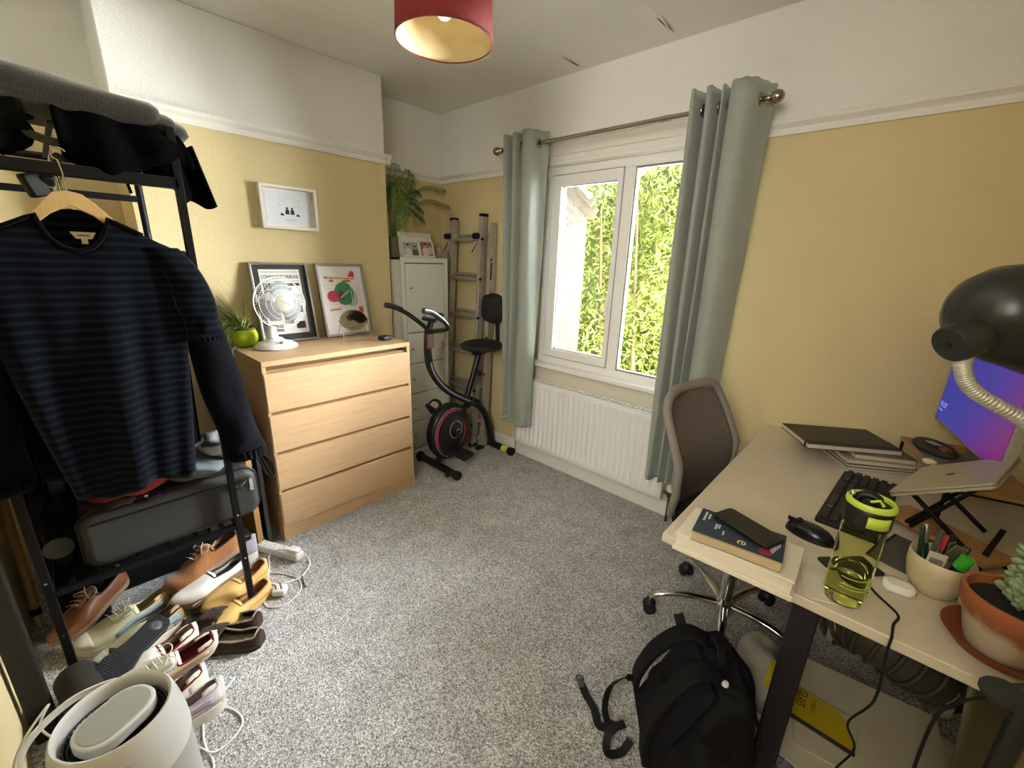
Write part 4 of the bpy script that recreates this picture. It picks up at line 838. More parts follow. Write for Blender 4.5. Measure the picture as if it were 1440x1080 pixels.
# local: x along the screen width (right when seen from the chair), front towards -y
B().bb((-.27, .004, .075), (.27, .03, .40)).obj('bezel', mat('silver_grey_bezel', '#a7a294', .4), mn, bevel=.004)
B().bb((-.262, .002, .085), (.262, .0045, .393)).obj('screen', mat_screen(), mn)
CLK = mat('clock_white', '#8f9fe0', .6, emit='#8f9fe0', es=.5)
text('15:37', 'screen_clock', .028, (-.252, .0015, .135), (PI/2, 0, 0), CLK, mn, .0002); text('Thursday', 'screen_date', .010, (-.252, .0015, .12), (PI/2, 0, 0), CLK, mn, .0002)
B().prism(rrect(.2, .16, .02), 0, .008).obj('stand_foot', mat('grey_stand', '#77726a', .4), mn, bevel=.002); B().bb((-.03, .03, .008), (.03, .05, .25)).obj('stand_neck', MATS['grey_stand'], mn, bevel=.004)
b = B().sph((0, 0, .02), 1, 20, (.05, .085, .022)); b.v = [(x, y, max(0, z)) for x, y, z in b.v]
o = b.obj('headphone_case', mat('dark_brown_case', '#33261d', .6), None, smooth=60, label='dark oval case lying on the riser in front of the monitor', cat='case'); o.location = (.19, 2.02, DZ+.1205); o.rotation_euler = (0, 0, .5)
B().box((-.02, -.02, .043), (.025, .035, .004), (0, .1, .3)).obj('badge', mat('green_badge', '#7f9a76', .5), o); B().box((-.005, -.055, .037), (.03, .025, .004), (.3, 0, .3)).obj('badge', mat('rust_badge', '#83442e', .5), o)
b = B().sph((.175, 1.87, DZ+.1335), .012, 12, (1.6, 1, .9)); b.tube([(.18, 1.86, DZ+.13), (.20, 1.83, DZ+.126), (.215, 1.84, DZ+.125)], .003, 6); solo(b, 'earphones', mat('cream_plastic', '#cfc6a8', .4), 'small cream earphones on the near end of the riser shelf', 'earphones')
# low wooden board and laptop stand, laptop
b = B().prism([(.085, 1.62), (.295, 1.47), (.36, 1.56), (.15, 1.71)], DZ+.018, DZ+.032); lb = thing('wooden_board', 'low bamboo board on the desk under the laptop stand', 'board', (.24, 1.62, DZ))
b.obj('board_top', WD, lb, bevel=.002)
for x, y in ((.10, 1.62), (.285, 1.49), (.345, 1.56), (.155, 1.69)): B().bb((x-.008, y-.008, DZ), (x+.008, y+.008, DZ+.018)).obj('foot', BLACKM, lb)
b = B().prism([(.072, 1.36), (.125, 1.53), (.40, 1.43), (.36, 1.27)], DZ, DZ+.006); o = solo(b, 'document_folder', mat('grey_green_felt', '#4d4c44', .8), 'dark grey green folder lying flat between bottle and wooden board', 'folder')
B().prism([(-.164, -.042), (-.111, .128), (-.105, .126), (-.158, -.044)], .006, .007).obj('edge_trim', BLACK, o)
LR = Euler((0, -.574, -.252)).to_matrix(); LO = Vector((.085, 1.50, .85))
def lp(x, y, z): return LO + LR @ Vector((x, y, z))
ls = thing('laptop_stand', 'black metal folding frame holding the laptop at a slant', 'laptop stand', (.22, 1.6, DZ))
zb = DZ+.034
for y in (.06, .235):
    B().bar(lp(.01, y, -.012), lp(.20, y, -.012), .014, .012).obj('support_arm', BLACKM, ls, bevel=.002)
    q = lp(.03, y, -.014); r = lp(.17, y, -.014)
    B().bar(q, (r.x+.02, r.y-.02, zb), .012, .010).obj('leg', BLACKM, ls, bevel=.002); B().bar(r, (q.x+.02, q.y+.0, zb), .012, .010).obj('leg', BLACKM, ls, bevel=.002)
for x in (.03, .17): B().bar(lp(x, .06, -.018), lp(x, .235, -.018), .012, .008).obj('crossbar', BLACKM, ls)
qa, qb = lp(.03, .02, 0), lp(.17, .25, 0)
B().bar((qa.x+.03, qa.y+.05, zb+.004), (qa.x+.10, qa.y+.24, zb+.004), .012, .008).obj('crossbar', BLACKM, ls); B().bar((qb.x+.01, qb.y-.19, zb+.004), (qb.x+.06, qb.y, zb+.004), .012, .008).obj('crossbar', BLACKM, ls)
lt = thing('laptop', 'closed silver laptop tilted on the stand', 'laptop', lp(0, 0, 0))
SIL = mat('laptop_silver', '#b9b29c', .38, .55)
def lpm(b): b.v = [tuple(lp(*v)) for v in b.v]; return b
lpm(B().prism([(x+.106, y+.152) for x, y in rrect(.212, .304, .012)], -.008, 0)).obj('laptop_base', SIL, lt, bevel=.0015)
lpm(B().prism([(x+.106, y+.152) for x, y in rrect(.212, .304, .012)], .001, .007)).obj('laptop_lid', SIL, lt, bevel=.0015)
lpm(B().prism([(x+.106, y+.152) for x, y in rrect(.20, .29, .012)], 0, .001)).obj('lid_gap', BLACK, lt)
lpm(B().prism([(.100+.011*math.cos(q), .152+.013*math.sin(q)) for q in np.linspace(0, 2*PI, 16)[:-1]], .007, .0074)).obj('lid_emblem', mat('dark_emblem', '#4a463c', .3), lt)
lpm(B().prism([(.113, .150), (.119, .155), (.115, .158)], .007, .0074)).obj('lid_emblem', MATS['dark_emblem'], lt)
# napkin, bottle
NAP = mat('paper_napkin', '#d9d3c0', .9); b = B().prism([(-.045, 1.16), (-.022, 1.062), (.075, 1.10), (.045, 1.185)], DZ, DZ+.0015); solo(b, 'paper_napkin', NAP, 'square white paper napkin under the green bottle', 'napkin')
bt = thing('water_bottle', 'lime tinted clear water bottle with black and green flip lid', 'bottle', (.042, 1.118, DZ+.0015), local=True)
def mat_tint(name, col, rough=.03, ior=1.1):
    m = bpy.data.materials.new(name); m.use_nodes = True; p = m.node_tree.nodes['Principled BSDF']
    p.inputs['Base Color'].default_value = srgb(col); p.inputs['Transmission Weight'].default_value = 1; p.inputs['Roughness'].default_value = rough; p.inputs['IOR'].default_value = ior; MATS[name] = m; return m
TINT = mat_tint('lime_tritan', '#fafdda', .02, 1.12); WAT = mat_tint('bottled_water', '#f2f6b8', 0, 1.33)
LIME = mat('lime_plastic', '#c3d94a', .35)
prof = [(.0, 0), (.030, 0), (.036, .003), (.0395, .012), (.040, .03), (.0395, .05), (.040, .07), (.040, .15), (.0395, .185), (.036, .2), (.033, .205)]
inner = [(r-.0022 if r > .003 else 0, max(z, .003)+(.001 if i < 3 else 0)) for i, (r, z) in enumerate(prof)]
B().lathe(prof+inner[::-1], (0, 0, 0), 40).obj('bottle_body', TINT, bt, smooth=60)
wat = [(0, .0045)]+[(r-.0001, z) for r, z in inner[1:] if z < .08]+[(.0376, .085), (0, .085)]
B().lathe(wat, (0, 0, 0), 40).obj('water', WAT, bt, smooth=60)
for z in (.052, .060, .078): B().tube([(.0402*math.cos(q), .0402*math.sin(q), z) for q in np.linspace(-1.9, 1.3, 20)], .0008, 4).obj('grip_ridge', LIME, bt)
B().lathe([(.034, .200), (.041, .200), (.0425, .206), (.0425, .238), (.040, .246), (.034, .25), (0, .251)], (0, 0, 0), 40).obj('lid', BLACK, bt, smooth=50)
B().lathe([(.0435, .246), (.0445, .249), (.0440, .256), (.040, .259), (.035, .257), (.035, .249), (.0435, .246)], (0, 0, 0), 40).obj('lid_ring', LIME, bt, smooth=50)
b = B()
vs = []
for z in (.210, .236):
    for q in np.linspace(-1.55, -.55, 8): vs.append((.0437*math.cos(q), .0437*math.sin(q), z))
b.add(vs, [(i, i+1, 8+i+1, 8+i) for i in range(7)]); b.obj('release_button', LIME, bt, solid=.002)
B().tube(spline([(.012, .0, .25), (.01, 0, .262), (-.005, 0, .268), (-.02, 0, .262), (-.025, 0, .25)], 5), .011, 10, flat=.7).obj('flip_spout', BLACK, bt, smooth=80)
for sg in (-1, 1): B().tube([(.02, sg*.014, .256), (.012, sg*.014, .266), (-.002, sg*.014, .258)], .003, 6).obj('spout_cradle', LIME, bt)
B().sph((-.034, -.006, .262), .007, 12, (1, 1, 1.3)).obj('hinge_cap', CHROME, bt)
# earbud case
b = B().prism(rrect(.062, .046, .020, 6), 0, .021, Matrix.Translation((.137, 1.246, DZ)) @ Euler((0, 0, .1)).to_matrix().to_4x4()); o = solo(b, 'earbud_case', mat('gloss_white', '#f0efe8', .15), 'small white earbud charging case on the desk in front of the mug', 'earbud case', bevel=.008, seg=4)
B().box((.031, -.004, .011), (.002, .008, .002)).obj('charging_port', BLACK, o)
# mug with pens
mg = thing('pen_mug', 'large cream mug holding pens and small items', 'mug', (.196, 1.305, DZ), local=True)
MUG = mat('cream_stoneware', '#cabd98', .35, var=.06, vscale=60)
B().lathe([(0, 0), (.033, 0), (.040, .006), (.052, .03), (.0575, .06), (.058, .095), (.0565, .096), (.0545, .094), (.054, .06), (.048, .03), (.036, .009), (0, .008)], (0, 0, 0), 44).obj('mug_body', MUG, mg, smooth=60)
B().tube(spline([(.045, -.035, .078), (.066, -.045, .080), (.076, -.052, .055), (.066, -.046, .028), (.042, -.032, .022)], 7), .0065, 10, flat=1.5).obj('handle', MUG, mg, smooth=80)
def pen(name, lab, a, b_, r, m, capm, cat='pen'):
    t = thing(name, lab, cat, (.196+a[0], 1.305+a[1], DZ+.01), group='pens standing in the mug'); O = Vector((.196, 1.305, DZ)); a, b_ = O+Vector(a), O+Vector(b_); mid = a.lerp(b_, .68)
    B().tube([a, mid], r, 10).obj('barrel', m, t); B().tube([mid, b_.lerp(mid, .06), b_], [r*1.12, r*1.12, r*.7], 10).obj('cap', capm, t)
DGN = mat('dark_green_pen', '#1f3b2a', .3); GRY = mat('grey_pen', '#6d7270', .3, .4); BRT = mat('bright_green_highlighter', '#3fae2c', .4); PRD = mat('red_plastic', '#b03a34', .4); PEW = mat('pewter', '#9b978a', .3, .8)
pen('pen', 'dark green pen standing at the left of the mug', (-.028, .006, .012), (-.048, .0, .155), .0045, DGN, DGN)
pen('pen', 'green pen with silver tip beside the leftmost pen', (-.012, .016, .012), (-.040, .028, .150), .0045, DGN, PEW)
pen('pen', 'grey metallic pen leaning right in the mug', (-.018, .02, .012), (-.012, .034, .145), .005, GRY, GRY)
pen('pen', 'black pen near the middle of the mug', (.0, .02, .012), (.010, .040, .138), .0055, BLACK, BLACK)
pen('highlighter', 'bright green highlighter leaning at the front right of the mug', (.012, -.01, .02), (.034, -.018, .122), .0115, BLACK, BRT)
pen('highlighter', 'black highlighter with a red cap at the back of the mug', (.005, .028, .02), (.002, .046, .13), .009, GRY, PRD)
pen('pen', 'grey capped pen at the far right of the mug', (.02, .015, .02), (.036, .03, .125), .006, GRY, DGN)
b = B().box((.184, 1.282, DZ+.092), (.034, .004, .036), (-.15, .12, .25)); o = solo(b, 'eraser', mat('pale_eraser', '#bdb79a', .6), 'pale rectangular eraser block at the front of the mug', 'eraser', bevel=.002)
B().box((0, -.0026, .018), (.024, .0008, .012), (-.15, .12, .25)).obj('printed_band', GREYI, o)
b = B(); b.box((.213, 1.318, DZ+.105), (.028, .004, .05), (.2, .25, .5)); b.box((.205, 1.322, DZ+.112), (.02, .003, .04), (.1, -.2, .9)); solo(b, 'metal_sharpener_set', PEW, 'shiny metal folding tool in the middle of the mug', 'tool', bevel=.001)
# terracotta pot with succulent
tp = thing('succulent_pot', 'weathered terracotta pot with a pale green succulent at the right desk edge', 'plant', (.292, 1.172, DZ))
TC = Vector((.292, 1.172, DZ))
def mat_terra():
    m = mat('weathered_terracotta', '#a35f3a', .85, bump=.15, bscale=80); n = m.node_tree; p = n.nodes['Principled BSDF']; L = n.links.new
    tc = n.nodes.new('ShaderNodeTexCoord'); s = n.nodes.new('ShaderNodeSeparateXYZ'); L(tc.outputs['Object'], s.inputs[0]); t = n.nodes.new('ShaderNodeTexNoise'); t.inputs['Scale'].default_value = 22; t.inputs['Detail'].default_value = 6; L(tc.outputs['Object'], t.inputs[0])
    a = n.nodes.new('ShaderNodeMath'); a.operation = 'MULTIPLY_ADD'; L(t.outputs[0], a.inputs[0]); a.inputs[1].default_value = .10; L(s.outputs[2], a.inputs[2])
    r = n.nodes.new('ShaderNodeValToRGB'); L(a.outputs[0], r.inputs[0]); e = r.color_ramp.elements; e[0].position = .108; e[0].color = srgb('#c9bda2'); e[1].position = .135; e[1].color = srgb('#a35f3a'); k = e.new(.05); k.color = srgb('#bdb094')
    L(r.outputs[0], p.inputs['Base Color']); return m
B().lathe([(0, .006), (.050, .006), (.056, .02), (.072, .085), (.076, .088), (.080, .118), (.080, .124), (.073, .125), (.071, .115), (.068, .105), (0, .104)], TC, 48).obj('pot', mat_terra(), tp, smooth=50)
B().lathe([(0, 0), (.068, 0), (.088, .024), (.090, .026), (.086, .026), (.068, .006), (0, .0055)], TC, 48).obj('saucer', mat('red_clay', '#7f3f28', .7), tp, smooth=50)
B().lathe([(0, .110), (.05, .109), (.0685, .106)], TC, 32).obj('soil', mat('dark_soil', '#2a241c', 1, var=.5, vscale=120, bump=1, bscale=150), tp)
SUC = mat('succulent_green', '#93a57d', .5, var=.15, vscale=30)
stems = [((.0, -.01), (-.012, -.03, .165)), ((-.01, .015), (.0, .03, .215)), ((.02, .01), (.015, .0, .26)), ((.03, -.02), (.035, -.045, .19)), ((.02, .02), (.06, .01, .24))]
for (sx_, sy_), tip in stems:
    P = spline([TC+Vector((sx_, sy_, .105)), TC+Vector(((sx_+tip[0])/2, (sy_+tip[1])/2, .13+tip[2]*.12)), TC+Vector(tip)], 8)
    st = B().tube(P, .004, 6).obj('stem', mat('succulent_stem', '#8a8a64', .6), tp)
    for i in range(3, len(P)):
        for k in range(4):
            q = 2*PI*k/4+i*.8+random.uniform(-.3, .3); d = Vector((math.cos(q), math.sin(q), .45)).normalized(); l = random.uniform(.020, .030)
            b = B().tube([P[i], P[i]+d*l*.35, P[i]+d*l*.8, P[i]+d*l], [.0025, .0055, .0062, .0022], 8); b.obj('fleshy_leaf', SUC, st, smooth=180)
# black cable across the near edge
b = B().tube(spline([(.07, 1.24, DZ+.003), (.10, 1.19, DZ+.003), (.139, 1.143, DZ+.003), (.133, 1.10, DZ+.003), (.131, 1.052, DZ+.003), (.131, 1.046, DZ-.03), (.14, 1.06, .55), (.12, 1.12, .40), (.15, 1.16, .30), (.13, 1.16, .20), (.10, 1.15, .05)], 8), .0026, 8)
solo(b, 'black_cable', RUBBER, 'black cable running over the near desk edge and down', 'cable', smooth=180)

# ------------------------------------------------------------------ floor lamp by the desk corner (head, gooseneck, pole)
fl_ = thing('reading_lamp', 'large dark grey bell shaped lamp head on a chrome gooseneck by the desk', 'lamp', (.30, .99, 0))
LGR = mat('dark_lamp_enamel', '#262722', .28)
P0 = Vector((.30, .985, 0))
B().lathe([(0, 0), (.12, 0), (.125, .008), (.12, .018), (.03, .024), (0, .024)], P0+Vector((-.0, -.0, 0)), 36).obj('base', LGR, fl_, smooth=50)
B().cyl(P0+Vector((0, 0, .02)), P0+Vector((0, 0, 1.06)), .0155, 20).obj('pole', LGR, fl_)
b = B().sph(P0+Vector((-.035, -.02, .775)), .025, 18, (1.2, 1, .85)); b.cyl(P0+Vector((-.03, -.015, .78)), P0+Vector((.01, 0, .80)), .012); b.obj('clamp_knob', mat('dark_foam', '#2d302a', .95, bump=.3, bscale=150), fl_, smooth=60)
B().tube(spline([P0+Vector((-.045, -.02, .76)), P0+Vector((-.07, .0, .70)), P0+Vector((-.085, .02, .60)), P0+Vector((-.07, .02, .3)), P0+Vector((-.03, .0, .03))], 6), .003, 6).obj('lamp_cord', RUBBER, fl_)
neck = spline([P0+Vector((0, 0, 1.05)), P0+Vector((.0, .06, 1.12)), (.245, 1.13, 1.17), (.203, 1.14, 1.202), (.126, 1.092, 1.250), (.101, 1.083, 1.295), (.105, 1.095, 1.335)], 14)
nk = B().tube(neck, .0108, 12).obj('gooseneck', mat('chrome_neck', '#d0ccc0', .35, .6), fl_, smooth=80)
b = B()
for i in range(2, len(neck)-2):
    for t_ in (0,):
        p = neck[i].lerp(neck[i+1], t_); d = (neck[i+1]-neck[i-1]).normalized(); x = d.orthogonal().normalized(); y = d.cross(x)
        b.tube([p+x*.0112*math.cos(q)+y*.0112*math.sin(q) for q in np.linspace(0, 2*PI, 13)[:-1]], .0021, 6, closed=True)
b.obj('neck_coil', MATS['chrome_neck'], nk, smooth=80, kind='stuff')
HC = Vector((.083, 1.080, 1.332)); HD = (Vector((.165, 1.165, 1.385))-HC).normalized(); HX = HD.orthogonal().normalized(); HR = Matrix((HX, HD.cross(HX), HD)).transposed()
B().lathe([(0, -.012), (.031, -.012), (.034, -.006), (.035, .05), (.03, .06), (0, .062)], HC, 28, HR).obj('socket_cap', LGR, fl_, smooth=50)
B().lathe([(0, -.0125), (.006, -.0125), (.006, -.016), (0, -.016)], HC, 12, HR).obj('cap_screw', BLACK, fl_)
HS = Vector((.136, 1.155, 1.385)); sd = Vector((.80, .58, -.14)).normalized(); sx = sd.orthogonal().normalized(); SR = Matrix((sx, sd.cross(sx), sd)).transposed()
B().lathe([(0, -.078), (.03, -.075), (.058, -.058), (.078, -.03), (.088, .005), (.094, .05), (.100, .085), (.098, .085), (.09, .05), (.084, .005), (.072, -.03), (.05, -.055), (0, -.07)], HS, 44, SR).obj('lamp_shade', LGR, fl_, smooth=60)
B().sph(HS+sd*.0, .028, 16).obj('light_bulb', mat('bulb_off', '#e9e6dc', .2), fl_, smooth=180)

# ------------------------------------------------------------------ backpack on the floor
bp = thing('backpack', 'black backpack slumped on the carpet beside the desk leg', 'backpack', (-.22, 1.02, 0))
FAB = mat('black_nylon', '#0c0c0e', .75, spec=.25, bump=.35, bscale=300, bdist=.002, var=.2, vscale=12); MESHF = mat('black_air_mesh', '#17171a', .85, spec=.2, bump=.8, bscale=600, bdist=.002); STRP = mat('black_webbing', '#151518', .6, spec=.3, bump=.4, bscale=500, bdist=.001); BUK = mat('grey_buckle', '#8d8d8d', .3)
BR_ = Euler((.0, .30, .62)).to_matrix(); BO = Vector((-.235, 1.035, .0))
def bl_(x, y, z): return BO + BR_ @ Vector((x, y, z))
# local: x = back panel (-) to front (+), y width, z height; slumped towards the desk
def bag(u, v):
    q = 2*PI*u; t_ = v
    hw = .155*(1-.35*max(0, t_-.55)**1.3*2.2)*min(1, (t_*14)**.5 if t_ < .07 else 1); hd = .105*(1-.55*max(0, t_-.5)*1.6)*min(1, (t_*14)**.5 if t_ < .07 else 1)
    if t_ > .93: k = max(0, 1-(t_-.93)/.07)**.5; hw *= k; hd *= k
    x = math.copysign(abs(math.cos(q))**.7, math.cos(q))*hd; y = math.copysign(abs(math.sin(q))**.7, math.sin(q))*hw
    z = .01+.42*t_; n_ = .014*math.sin(q*5+t_*9)*math.sin(PI*t_)+.010*math.sin(q*3-t_*14)+wob((x*9, y*9, z*9), 1.5, .018)
    p = bl_(x*(1+n_*6)+.0, y*(1+n_*5), z-.02*abs(math.sin(q*2))*t_)
    return (p.x, p.y, max(p.z, .006))
B().grid(72, 34, bag, closeu=True).obj('main_compartment', FAB, bp, smooth=180)
def pocket(u, v):
    a, c = u*2-1, v; k = math.sqrt(max(0, 1-abs(a)**3.2))*math.sin(PI*min(1, c*.96+.02))**.45
    return tuple(bl_(.085+.06*k, a*.125, .03+.235*c))
B().grid(18, 16, pocket).obj('front_pocket', FAB, bp, smooth=180, solid=.003)
for y, z in ((0, .275), (0, .34)):
    B().tube(spline([bl_(.10-(z-.27)*.6, -.13, z-.05), bl_(.125-(z-.27)*.7, -.07, z-.005), bl_(.13-(z-.27)*.7, 0, z+.008), bl_(.125-(z-.27)*.7, .07, z-.005), bl_(.10-(z-.27)*.6, .13, z-.05)], 6), .004, 6).obj('zip', STRP, bp)
# padded back panel and shoulder straps on the side facing the camera left
B().grid(10, 12, lambda u, v: tuple(bl_(-.108-.012*math.sin(PI*u)*math.sin(PI*v)+.035*v, (u-.5)*.22, .05+.33*v))).obj('back_panel', MESHF, bp, smooth=180, solid=.014)
def strap(pts, wd, m, nm, th=.010, par=bp, side=None):
    P = spline(pts, 7); s0 = Vector(side) if side else None; b = B(); n = len(P); vs = []
    for i, p in enumerate(P):
        d = (P[min(i+1, n-1)]-P[max(i-1, 0)]).normalized(); s_ = s0 if s0 is not None else d.cross(Vector((0, 0, 1))).normalized(); s_ = (s_-d*s_.dot(d)).normalized(); nn = d.cross(s_)
        for a, c in ((-1, -1), (1, -1), (1, 1), (-1, 1)): vs.append(p+s_*a*wd/2+nn*c*th/2)
    b.add(vs, [(i*4+k, i*4+(k+1) % 4, (i+1)*4+(k+1) % 4, (i+1)*4+k) for i in range(n-1) for k in range(4)]+[(0, 1, 2, 3), tuple((n-1)*4+k for k in range(4))])
    return b.obj(nm, m, par, smooth=50, bevel=min(th, wd)*.25)
ys = (BR_ @ Vector((0, 1, 0)))
strap([bl_(-.055, .05, .405), bl_(-.11, .07, .385), bl_(-.15, .085, .28), bl_(-.15, .10, .16), bl_(-.13, .105, .09)], .055, FAB, 'shoulder_strap', .016, side=ys)
strap([bl_(-.055, -.05, .405), bl_(-.13, -.07, .38), bl_(-.165, -.085, .28), bl_(-.165, -.09, .17), bl_(-.135, -.10, .08)], .055, FAB, 'shoulder_strap', .016, side=ys)
strap([bl_(-.045, -.035, .415), bl_(-.06, -.02, .45), bl_(-.06, .02, .45), bl_(-.045, .035, .415)], .022, STRP, 'grab_handle', .006, side=BR_ @ Vector((1, 0, 0)))
s1 = strap([bl_(-.12, .12, .10), (-.40, 1.04, .16), (-.44, 1.02, .10), (-.435, .99, .04), (-.40, .965, .012)], .022, STRP, 'hip_strap', .003, side=(0.5, .86, 0))
s2 = strap([(-.40, .965, .02), (-.43, .95, .012), (-.47, .985, .01), (-.52, 1.01, .008), (-.55, 1.03, .008)], .026, STRP, 'hip_strap', .003)
s3 = strap([(-.36, .98, .06), (-.385, .93, .05), (-.37, .90, .012), (-.34, .93, .010), (-.33, .97, .03)], .024, STRP, 'hip_strap', .003)
b = B().tube([(-.565+.013*math.cos(q), 1.04+.013*math.sin(q), .012) for q in np.linspace(0, 2*PI, 13)[:-1]], .004, 6, closed=True); b.box((-.553, 1.028, .012), (.03, .022, .008), (0, 0, -.7)); b.obj('side_release_buckle', mat('dark_buckle', '#4a4a4c', .35), s2, bevel=.002)
b = B().tube([Vector((-.425, 1.035, .125))+Vector((.012*math.cos(q), 0, .012*math.sin(q))) for q in np.linspace(0, 2*PI, 13)[:-1]], .004, 6, closed=True); b.box((-.42, 1.03, .10), (.022, .01, .026)); b.obj('side_release_buckle', BUK, s1, bevel=.002)
B().box((-.395, .965, .025), (.03, .03, .018), (0, 0, .5)).obj('strap_adjuster', RUBBER, s3, bevel=.003)
B().box(tuple(bl_(-.13, .09, .41)), (.03, .03, .014), (0, -.4, .6)).obj('strap_adjuster', RUBBER, bp, bevel=.003)
q_ = bl_(-.03, -.09, .40); b = B().box(tuple(q_), (.034, .022, .014), (0, .2, .6)); b.obj('chest_buckle', RUBBER, bp, bevel=.004); B().lathe([(0, 0), (.009, 0), (.008, .008), (0, .01)], q_+Vector((-.018, -.002, .008)), 12).obj('whistle', mat('white_whistle', '#dfe6e4', .2), bp)
B().tube(spline([bl_(.02, -.10, .395), bl_(-.05, -.02, .375), bl_(-.08, .06, .33)], 6), .009, 8, flat=.4).obj('compression_strap', STRP, bp)

# ------------------------------------------------------------------ cartons and packaging under the desk
CARD = mat('white_carton', '#bdb6a0', .75, var=.08, vscale=12); CREAMC = mat('cream_carton', '#c2b78f', .75); GRYB = mat('grey_mailer', '#8f8a7c', .55, bump=.3, bscale=14, bdist=.02)
def carton(name, lab, c, d, rz, m, extra=None, cat='box'):
    t = thing(name, lab, cat, c, rot=(0, 0, rz), local=True); x, y, z = d
    B().bb((-x/2, -y/2, 0), (x/2, y/2, z-.003)).obj('carton', m, t, bevel=.002)
    B().bb((-x/2, -y/2, z-.003), (x/2, -.0015, z)).obj('top_flap', m, t, bevel=.001); B().bb((-x/2, .0015, z-.003), (x/2, y/2, z)).obj('top_flap', m, t, bevel=.001)
    return t
t = carton('cream_carton', 'small cream carton at the bottom of the stack beside the backpack', (-.093, 1.24, 0), (.15, .22, .135), -.06, CREAMC)
B().bb((-.02, -.1212, .05), (.03, -.1202, .055)).obj('printed_mark', INK, t); B().bb((.028, -.1212, .05), (.032, -.1202, .075)).obj('printed_mark', INK, t)
t = carton('printed_carton', 'white printed carton with a yellow patch under the grey mailer bag', (-.088, 1.30, .1352), (.15, .28, .085), -.03, CARD)
YEL = mat('yellow_print', '#b9a21f', .6)
B().bb((-.07, -.1412, .012), (-.01, -.1402, .060)).obj('yellow_patch', YEL, t)
for a, c in (((.02, .02), (.075, .02)), ((.075, .02), (.048, .068)), ((.048, .068), (.02, .02))): B().bar((a[0]-.008, -.141, a[1]), (c[0]-.008, -.141, c[1]), .002, .003, (0, 1, 0)).obj('triangle_mark', GREYI, t)
ml = thing('mailer_bag', 'crumpled grey plastic mailer bag lying on the printed carton', 'bag', (-.085, 1.3, .2204))
B().grid(16, 16, lambda u, v: (-.155+.14*u+.008*math.sin(v*6), 1.165+.27*v+.01*math.sin(u*5), .2224+(.09*math.sin(PI*min(1, max(0, u)))**.5*math.sin(PI*v)**.4)+wob((u*3, v*3, 1), 1.3, .02)*math.sin(PI*u)*math.sin(PI*v))).obj('bag', GRYB, ml, smooth=40, solid=.002)
b = B().bb((-.062, 1.20, .285), (-.03, 1.29, .31)); o = solo(b, 'yellow_box', YEL, 'narrow yellow box partly hidden behind the desk leg', 'box', bevel=.001)
B().bb((.016, -.046, 0), (.030, .046, .024)).obj('dark_end', mat('teal_black', '#101c1c', .4), o)
# tempered glass pack and sheets right of the leg
sh = thing('packing_sheets', 'grey white cardboard sheets lying under the desk to the right of its leg', 'packaging', (.2, 1.35, .0))
for (x, y, z, w_, l_, rz) in ((.19, 1.40, .148, .36, .34, .15), (.16, 1.30, .141, .30, .34, -.2), (.22, 1.36, .004, .34, .36, .05)):
    M_ = Matrix.Translation((x, y, z)) @ Euler((.03, .02, rz)).to_matrix().to_4x4()
    B().prism(rrect(w_, l_, .004, 1), 0, .005 if z > .1 else .135, M_).obj('sheet', CARD, sh)
gp = thing('glass_package', 'yellow package reading tempered glass on the white sheets under the desk', 'package', (.085, 1.335, .156), rot=(0, 0, -.02), local=True)
B().bb((-.10, -.055, 0), (.085, .06, .012)).obj('package_body', CARD, gp, bevel=.001)
B().prism([(-.10, -.055), (.085, -.055)]+[(.085*math.cos(q), -.055+.115*math.sin(q)) for q in np.linspace(.05, 1.3, 10)]+[(-.10, .06)], .0121, .0127).obj('yellow_label', YEL, gp, smooth=0)
text('GLASS', 'lettering', .036, (-.065, .052, .0128), (0, 0, -PI/2), mat('dark_olive_ink', '#3b3210', .7), gp, .0002).scale = (.62, 1, 1)
text('TEMPERED', 'lettering', .016, (-.028, .048, .0128), (0, 0, -PI/2), mat('olive_ink', '#6e5f18', .7), gp, .0002).scale = (.75, 1, 1)
B().bb((-.102, -.0575, .0), (.087, -.0552, .014)).obj('dark_edge', INK, gp)
rb = thing('ribbed_hose', 'dark ribbed flexible hose hanging in shade beneath the desk', 'hose', (.16, 1.42, .40))
DRK = mat('dark_ribbed_rubber', '#3c382f', .55)
path = spline([(.05, 1.40, .47), (.10, 1.38, .49), (.16, 1.36, .485), (.23, 1.37, .46), (.30, 1.40, .42)], 7)
B().tube(path, .068, 24).obj('tube_wall', DRK, rb, smooth=80)
for i in range(1, len(path)-1, 3):
    p = path[i]; d = (path[i+1]-path[i-1]).normalized(); x = d.orthogonal().normalized(); y = d.cross(x)
    B().tube([p+x*.072*math.cos(q)+y*.072*math.sin(q) for q in np.linspace(0, 2*PI, 25)[:-1]], .006, 6, closed=True).obj('rib', DRK, rb, smooth=80)
for p, e in ((path[0], -1), (path[-1], 1)): B().cyl(p-Vector((.008, 0, 0)), p+Vector((.008, 0, 0)), .078, 24).obj('end_collar', mat('pale_collar', '#8d8878', .5), rb)
for x in (.08, .26): B().tube([(x, 1.37, .55), (x, 1.38, .69)], .003, 6).obj('hanging_wire', BLACKM, rb)
b = B().grid(10, 14, lambda u, v: (.30+.10*u+.02*math.sin(v*4), 1.22+.16*u+.02*math.sin(v*5+u*3), .0+.60*v)); o = solo(b, 'grey_bag', mat('olive_grey_cloth', '#6b6654', .85), 'olive grey cloth sheet hanging against the right wall below the desk', 'cloth', smooth=180, solid=.006)

